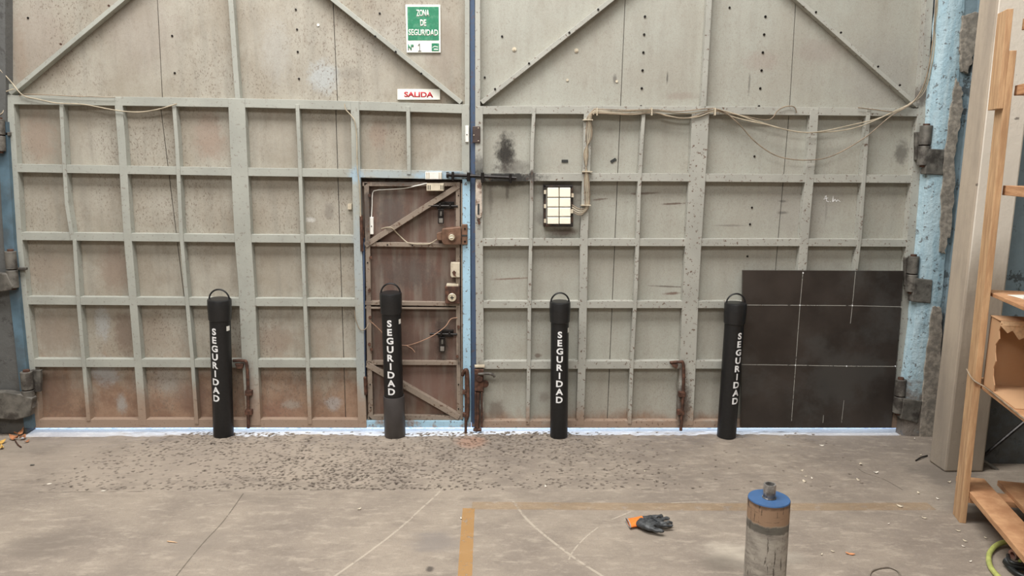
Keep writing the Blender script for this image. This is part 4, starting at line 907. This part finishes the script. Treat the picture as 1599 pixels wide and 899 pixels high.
# ------------------------------------------------------------------ work glove
def glove():
    r = empty('work_glove', onZ(1012,822), 'black coated work glove with an orange cuff lying on the floor','glove')
    M_GL = simple('black_rubber_coating', srgb(58,60,62), 0.5, 0, 0.3, 60, 0.6, srgb(96,98,98), 0.4)
    M_OR = simple('orange_knit', srgb(232,122,44), 0.85, 0, 0.08, 90, 0.5)
    zf = 0.014
    P = lambda x,y,z=zf: onZ(x,y,z)
    verts, edges, rad = [], [], []
    def chain(root, pts, rr):
        prev = root
        for (x,y,z),q in zip(pts,rr):
            verts.append(P(x,y,z)); rad.append(q); k = len(verts)-1
            if prev is not None: edges.append((prev,k))
            prev = k
        return prev
    wr = chain(None,[(1000,820,0.016)],[(0.030)]); pm = chain(wr,[(1012,821,0.020)],[0.036]); 
    chain(wr,[(1006,813,0.018),(1018,810,0.020),(1029,808.5,0.022),(1035,808,0.02)],[0.022,0.014,0.011,0.010])
    chain(pm,[(1024,815,0.020),(1035,813,0.026),(1041,811,0.024),(1046,813,0.018)],[0.017,0.012,0.011,0.010])
    chain(pm,[(1028,819,0.02),(1038,819,0.024),(1047,818,0.018),(1050.5,820,0.014)],[0.016,0.0115,0.010,0.009])
    chain(pm,[(1028,823,0.016),(1040,824,0.014),(1051,824,0.012)],[0.016,0.0105,0.009])
    chain(pm,[(1014,828,0.014),(1024,831,0.013),(1032,832.5,0.013),(1037,832,0.013)],[0.022,0.014,0.0125,0.012])
    me = bpy.data.meshes.new('coated_hand'); me.from_pydata([v[:] for v in verts],edges,[]); me.materials.append(M_GL)
    o = bpy.data.objects.new('coated_hand', me); COL.objects.link(o)
    sk = o.modifiers.new('skin','SKIN'); sk.use_smooth_shade = True
    for i,v in enumerate(me.skin_vertices[0].data): v.radius = (rad[i],rad[i]); v.use_root = (i==1)
    sb = o.modifiers.new('sub','SUBSURF'); sb.levels = 2; sb.render_levels = 2
    bpy.context.view_layer.update()
    ev = bpy.data.meshes.new_from_object(o.evaluated_get(bpy.context.evaluated_depsgraph_get())); bpy.data.objects.remove(o)
    for v in ev.vertices:                                   # a limp, empty glove lies flat
        z = v.co.z; v.co.z = max(0.0015, 0.004+(z+0.016)*0.72) if z > -0.014 else 0.0015
        v.co.z += 0.0025*math.sin(v.co.x*160)*math.sin(v.co.y*130+1)
        v.co.z = max(v.co.z,0.001)
    for p in ev.polygons: p.use_smooth = True
    ev.materials.clear(); ev.materials.append(M_GL)
    o = bpy.data.objects.new('coated_hand', ev); link(o, r)
    # cuff: a flattened knitted tube open at the wrist
    bm = bmesh.new(); rings = []
    C0, C1 = P(981,821,0.0), P(1003,820,0.0); axv = (C1-C0); perp = Vector((-axv.y,axv.x,0)).normalized()
    for i in range(9):
        t = i/8; c = C0+axv*t; hw = 0.042-0.010*t; hh = 0.011+0.010*t
        rings.append([bm.verts.new(c+perp*hw*math.cos(a)+Vector((0,0,0.003+hh+ (hh)*math.sin(a)))) for a in [2*math.pi*k/24 for k in range(24)]])
    for A_,B_ in zip(rings,rings[1:]):
        for k in range(24): bm.faces.new((A_[k],A_[(k+1)%24],B_[(k+1)%24],B_[k]))
    cu = obj('cuff',bm,M_OR,r,smooth=True)
    bm = bmesh.new(); tube(bm,[v for v in [C0+perp*0.043*math.cos(a)+Vector((0,0,0.0155+0.0125*math.sin(a))) for a in [2*math.pi*k/20 for k in range(21)]]],0.003,6,1); obj('hem',bm,simple('grey_hem',srgb(150,146,140),0.8),cu,smooth=True)
glove()

# ------------------------------------------------------------------ wooden rack
P0 = onZ(1498,816); vpd = ray(1085,263); U = Vector((-vpd.x,-vpd.y,0)).normalized(); V = Vector((-U.y,U.x,0)); 
if V.x < 0: V = -V
def rk(u,v,z): return P0 + U*u + V*v + Vector((0,0,z))
def z_at(px,py,u,v):
    """height on the vertical line above rack point (u,v) seen at row py"""
    p = P0+U*u+V*v; lo,hi = -0.5,5
    def row(z):
        q = Vector((p.x,p.y,z))-CAMPOS; c = Vector((q.x,q.y,q.z)); cc = _r*c.x+_f*c.y-_d*c.z; return H/2+F*cc.y/cc.z
    for _ in range(50):
        m = (lo+hi)/2
        if row(m) > py: lo = m
        else: hi = m
    return (lo+hi)/2
MR = Matrix(((U.x,V.x,0,P0.x),(U.y,V.y,0,P0.y),(0,0,1,0),(0,0,0,1)))
rack = empty('wooden_rack', P0, 'tall open rack of raw pine planks at the right edge','rack')
def plank(name, p0, p1, mat, lean=0.0):
    bm = bmesh.new(); M = MR
    if lean: M = MR @ Matrix.Rotation(lean,4,'X')
    box(bm,p0,p1,M); o = obj(name,bm,mat,rack,bevel=0.002); return o
TW, TD = 0.030, 0.10
z170 = z_at(0,172,-TD,0); ztop = z_at(0,24,0,0)
plank('upright',(-TD,0,0),(0,TW,ztop-0.15),M_WOODV,0.010)
plank('upright_splice',(-TD-0.012,-0.026,z170),(-0.0,0.0,ztop+0.03),M_WOODV,0.010)
LEN = 1.35
zs = {k: z_at(0,k,0,TW) for k in (768,608,462,305,150,45)}
def board(name, v0, v1, ztopv, th, u0=-TD, u1=LEN): return plank(name,(u0,v0,ztopv-th),(u1,v1,ztopv),M_WOODH)
board('shelf_board',TW,TW+0.13,zs[768],0.028,-0.20); board('shelf_board',TW+0.20,TW+0.36,zs[768]-0.01,0.028,-0.22)
board('shelf_board',TW,TW+0.42,zs[608]+0.02,0.020,-0.16)
board('shelf_board',TW,TW+0.42,zs[462]+0.012,0.018,-0.12)
board('crosspiece',TW,TW+0.07,zs[305]+0.045,0.045,-0.04); board('crosspiece',TW,TW+0.07,zs[150]+0.05,0.045,-0.04); board('crosspiece',TW,TW+0.07,zs[45]+0.05,0.05,-0.04)
plank('shelf_bearer',(-TD,TW-0.0,zs[768]-0.058),(0.0,TW+0.40,zs[768]-0.03),M_WOODH)
# far uprights of the same rack, outside or at the frame edge
plank('upright',(LEN-0.05,TW,0),(LEN+0.04,TW+0.032,ztop-0.15),M_WOODV)
plank('upright',(LEN-0.05,0.42,0),(LEN+0.04,0.452,ztop-0.15),M_WOODV); plank('upright',(-TD-0.06,0.452+0.03,0),(-0.06,0.484+0.03,ztop-0.15),M_WOODV)
# torn strip of edge banding sticking out under the box
bm = bmesh.new(); a = rk(-0.02,-0.02,zs[608]+0.07)
tube(bm,[rk(-0.05,-0.03,zs[608]+0.085),rk(0.0,-0.012,zs[608]+0.045),rk(0.1,TW-0.008,zs[608]+0.028),rk(0.5,TW-0.008,zs[608]+0.02)],0.0035,6); tag(centre(obj('plastic_strap',bm,M_CABLE2,smooth=True)),'thin bent strip sticking out under the torn cardboard box','strap')

# ------------------------------------------------------------------ cardboard box on the rack
def cardboard():
    mC,t,b = nt('corrugated_cardboard'); g = G(t)
    wv = g.n('ShaderNodeTexWave'); wv.bands_direction = 'Z'; g.l(g.pos, wv.inputs['Vector']); wv.inputs['Scale'].default_value = 45; wv.inputs['Distortion'].default_value = 0.6
    c = g.mix(g.math('MULTIPLY', wv.outputs['Fac'],0.35), srgb(190,150,112), srgb(160,122,90)); g.l(c,b.inputs['Base Color']); b.inputs['Roughness'].default_value = 0.85
    mT = simple('torn_cardboard', srgb(204,168,130), 0.9, 0, 0.1, 60, 0.3)
    zb = zs[608]+0.020; z1 = z_at(0,500,0.08,0.06); v0, v1 = TW+0.008, TW+0.40; u0, u1 = -0.02, 0.36
    r = empty('cardboard_box', rk(0.17,0.2,zb), 'open brown cardboard box with a torn top on the rack shelf','box')
    def wall(name, pts, mat, th, nrm):
        bm = bmesh.new(); A_ = [bm.verts.new(rk(*p)) for p in pts]; n = U*nrm[0]+V*nrm[1]+Vector((0,0,nrm[2])); B_ = [bm.verts.new(v.co+n*th) for v in A_]
        bm.faces.new(A_); bm.faces.new(B_[::-1]); k = len(A_)
        for i in range(k): bm.faces.new((A_[i],A_[(i+1)%k],B_[(i+1)%k],B_[i]))
        return obj(name,bm,mat,r)
    wall('bottom',[(u0,v0,zb),(u1,v0,zb),(u1,v1,zb),(u0,v1,zb)],mC,0.004,(0,0,1))
    wall('back_panel',[(u0,v0,zb),(u0,v1,zb),(u0,v1,z1-0.01),(u0,v0,z1-0.01)],mC,0.004,(1,0,0))
    wall('far_panel',[(u0,v1,zb),(u1,v1,zb),(u1,v1,z1-0.01),(u0,v1,z1-0.01)],mC,0.004,(0,-1,0))
    e = [(u0,v0,zb),(u0+0.13,v0,zb)]; hgt = z1-zb
    for i in range(9):                                                        # torn edge of the near panel
        t_ = (i+1)/9; e.append((u0+0.115+0.02*random.uniform(-1,1)-0.03*t_*(1-t_), v0, zb+hgt*t_*0.97))
    e.append((u0,v0,z1)); wall('near_panel',e,mC,0.004,(0,1,0))
    # top with a torn flap hanging over the opening
    wall('top_panel',[(u0,v0-0.004,z1),(u0+0.12,v0-0.004,z1),(u0+0.14,v1,z1),(u0,v1,z1)],mC,0.004,(0,0,1))
    fl = [(u0+0.12,v0,z1)]; 
    for v,d in ((0.0,0.02),(0.03,0.05),(0.05,0.038),(0.08,0.075),(0.10,0.066),(0.13,0.11),(0.16,0.085),(0.19,0.095),(0.23,0.05),(0.30,0.07),(0.39,0.03)): fl.append((u0+0.125+0.02*d,v0+v,z1-d*1.1))
    fl.append((u0+0.14,v1,z1)); wall('torn_flap',fl,mT,0.003,(-1,0,0))
cardboard()
bm = bmesh.new()
for i,(du,dv,rt) in enumerate(((0.10,0.10,0.3),(0.13,0.13,0.5),(0.17,0.12,0.15))):
    M = MR @ Matrix.Translation((du,dv+0.06,zs[462]+0.0125+i*0.0015)) @ Matrix.Rotation(rt,4,'Z'); box(bm,(-0.09,-0.06,0),(0.12,0.07,0.0012),M)
tag(centre(obj('paper_sheets',bm,M_SIGNW)),'loose white papers lying on the middle shelf of the rack','papers')

# dark trestle frame behind the rack
TY = _wy-0.06
tr = empty('metal_trestle', Vector((onY(1532,718,TY).x,TY,0)), 'black folding metal frame behind the rack near the column','frame')
a = onY(1531,716,TY); 
bm = bmesh.new(); tube(bm,[a,onY(1660,608,TY)],0.010,8,1); obj('strut',bm,M_BLACKOIL,tr,smooth=True)
bm = bmesh.new(); tube(bm,[a,onY(1640,790,TY-0.1)+Vector((0,0,0))],0.010,8,1); o = obj('strut',bm,M_DARKST,tr,smooth=True)
bm = bmesh.new(); sphere(bm,a,0.016); tube(bm,[a,Vector((a.x,a.y,0.0))],0.009,8,1); obj('foot',bm,M_BLACKOIL,tr,smooth=True)

# ------------------------------------------------------------------ hose and plug at the lower right
def floor_tube(name,label,cat,pts,r,mat,sm=8,group=None):
    bm = bmesh.new(); tube(bm,[onZ(x,y,z) for x,y,z in pts],r,12,sm); return tag(centre(obj(name,bm,mat,smooth=True)),label,cat,group)
M_HOSE = simple('yellow_green_hose', srgb(176,182,104), 0.4, 0, 0.1, 30)
floor_tube('garden_hose','loop of yellow green hose at the lower right corner','hose',[(1640,862,0.02),(1615,850,0.03),(1590,845,0.035),(1562,848,0.02),(1546,862,0.012),(1545,880,0.012),(1556,897,0.012),(1580,915,0.012),(1630,930,0.012)],0.0115,M_HOSE)
pt = empty('power_tool', onZ(1596,885), 'dark tool end with a dusty pink coupling inside the hose loop','tool')
M_PINK = simple('dusty_pink_plastic', srgb(176,128,112), 0.6, 0, 0.15, 50, 0.2, srgb(140,130,122), 0.7)
M_BLK2 = simple('black_rubber', srgb(40,42,42), 0.4, 0, 0.2, 30)
c0, c1 = onZ(1581,866,0.055), onZ(1612,862,0.06); dr = (c1-c0).normalized(); Mx = Matrix.Translation(c0) @ dr.to_track_quat('Z','Y').to_matrix().to_4x4()
bm = bmesh.new(); lathe(bm,[(0.013,0.03),(0.013,0.0),(0.022,-0.001),(0.024,0.004),(0.024,0.05),(0.021,0.055),(0.021,0.12)],Mx,28); obj('coupling',bm,M_PINK,pt,smooth=True)
bm = bmesh.new(); tube(bm,[onZ(x,y,z) for x,y,z in ((1571,874,0.035),(1578,880,0.03),(1592,884,0.03),(1620,888,0.03),(1660,890,0.03))],0.017,14,6); obj('grip',bm,M_BLK2,pt,smooth=True)
bm = bmesh.new(); tube(bm,[onZ(x,y,z) for x,y,z in ((1570,877,0.02),(1580,889,0.014),(1592,897,0.014),(1612,903,0.014),(1650,905,0.014))],0.013,14,6); tube(bm,[onZ(x,y,z) for x,y,z in ((1574,866,0.05),(1577,876,0.045),(1590,880,0.045),(1614,882,0.045))],0.008,10,6); obj('cord',bm,M_BLK2,pt,smooth=True)
bm = bmesh.new(); tube(bm,[onZ(x,y,z) for x,y,z in ((1592,876,0.055),(1600,872,0.06),(1612,874,0.06))],0.007,10,6); obj('green_cord',bm,M_HOSE,pt,smooth=True)
floor_tube('wire_ring','thin grey wire ring lying on the floor at the bottom edge','ring',[(1357,905,0.005),(1360,893,0.005),(1372,887,0.005),(1388,885.5,0.005),(1400,890,0.005),(1405,897,0.005),(1403,908,0.005),(1388,915,0.005),(1368,914,0.005),(1357,905,0.005)],0.0035,simple('grey_wire',srgb(128,118,106),0.5))

# ------------------------------------------------------------------ litter
def flake(name,label,cat,px,py,sx,sy,mat,group=None,rot=None,curl=0.3,z=0.002):
    rot = random.uniform(0,3.14) if rot is None else rot; c = onZ(px,py,z); bm = bmesh.new(); n = 8; top=[]; 
    pts = []
    for k in range(10):
        a = 2*math.pi*k/10; q = random.uniform(0.75,1.1); pts.append((sx*q*math.cos(a),sy*q*math.sin(a)))
    ca,sa = math.cos(rot),math.sin(rot)
    for th in (0,0.0015): top.append([bm.verts.new((c.x+x*ca-y*sa,c.y+x*sa+y*ca,z+0.001+th+curl*abs(x)*abs(x)/max(sx,1e-4)*0.8)) for x,y in pts])
    bm.faces.new(top[0][::-1]); bm.faces.new(top[1])
    for k in range(10): bm.faces.new((top[0][k],top[0][(k+1)%10],top[1][(k+1)%10],top[1][k]))
    return tag(centre(obj(name,bm,mat)),label,cat,group)
M_LEAF = simple('dry_leaf', srgb(176,118,80), 0.8, 0, 0.2, 40); M_LEAFY = simple('yellow_leaf', srgb(200,160,84), 0.8, 0, 0.2, 40)
M_CHIP = simple('pale_chip', srgb(200,188,166), 0.8, 0, 0.1, 40); M_CHIPW = simple('white_chip', srgb(222,214,200), 0.8, 0, 0.05, 40)
G1 = 'dry leaves at the left pier'
for i,(x,y,s_,m_,lb) in enumerate(((30,678,0.034,M_LEAF,'brown leaf on top of the heap by the left pier'),(36,684,0.03,M_LEAF,'brown leaf at the right of the heap by the left pier'),
        (22,686,0.03,M_LEAF,'brown leaf at the left of the heap by the left pier'),(2,692,0.03,M_LEAFY,'yellow leaf at the left picture edge'),(3,700,0.022,M_LEAFY,'small yellow leaf nearest the left picture edge'),(42,690,0.018,M_LEAF,'small brown leaf below the heap'))):
    flake('dry_leaf',lb,'leaf',x,y,s_,s_*0.55,m_,G1,curl=1.2,z=0.004+0.006*(i<2))
floor_tube('twig','dark twig under the leaf heap by the left pier','twig',[(24,688,0.005),(28,694,0.006),(33,698,0.005)],0.004,M_RUSTY)
flake('stone','small dark stone on the floor at the left','stone',50,726,0.014,0.010,M_DARKST,curl=0,rot=0)
flake('dry_leaf','small orange leaf between drill bit and wooden rack','leaf',1328,865,0.022,0.009,simple('orange_leaf',srgb(206,140,96),0.8),rot=-0.3)
flake('cigarette_end','small pale stub near the floor joint at the left','litter',77,755.5,0.012,0.006,M_CHIPW,rot=0.5,curl=0)
flake('cigarette_end','small white stub on the floor joint','litter',161,766.5,0.014,0.005,M_CHIPW,rot=0,curl=0)
flake('wood_splinter','long pale splinter at the lower left','splinter',268,846,0.030,0.004,simple('splinter',srgb(214,176,138),0.8),rot=-0.25,curl=0)
CHIPS = [(1283,696,'pale flat chip on the floor before the dark plate'),(1252,735,'topmost chip of the cluster above the drill bit'),(1258,744,'left chip of the cluster right of the blue drill top'),(1268,747,'right chip of the cluster right of the blue drill top'),(1256,752,'lowest chip of the cluster right of the blue drill top'),
      (1344,725,'chip at the upper end of the floor crack'),(1368,738,'curled chip midway along the floor crack'),(1340,750,'chip below the upper end of the floor crack'),(1434,770,'small chip beside the lower end of the floor crack'),
      (1464,779,'small chip left of the wooden upright'),(1405,791,'chip alone on the floor left of the wooden upright'),(1443,809,'tiny chip left of the foot of the upright'),(1387,818,'small white chip in open floor'),
      (1496,829,'chip just in front of the foot of the upright'),(1507,845,'chip below the foot of the upright'),(1504,853,'lowest chip of the group below the upright'),(1539,840,'chip above the yellow hose'),(1300,861,'chip above the wire ring at the left'),
      (1515,877,'chip left of the yellow hose'),(1283,866,'chip right of the drill bit near the bottom'),(1437,711,'chip in front of the concrete column'),(1428,685,'chip close to the foot of the blue pier'),(1482,753,'chip at the foot of the concrete column'),
      (1405,680,'chip under the bottom hinge'),(852,760,'white chip on the floor joint below the third bollard'),(1007,736,'pale chip on the worn patch to the right'),(561,795,'white chip in open floor left of centre'),(720,810,'white chip beside the yellow line')]
for i,(x,y,lb) in enumerate(CHIPS):
    s_ = 0.016 if i in (0,4,5,6,7,10) else random.uniform(0.007,0.012); flake('paint_chip',lb,'chip',x,y,s_,s_*random.uniform(0.35,0.6),M_CHIP if i%3 else M_CHIPW,'pale paint chips on the floor',curl=0.6)
floor_tube('twig','black forked twig in front of the concrete column','twig',[(1430,719,0.004),(1438,714,0.01),(1448,711,0.006)],0.004,M_BLACKOIL)
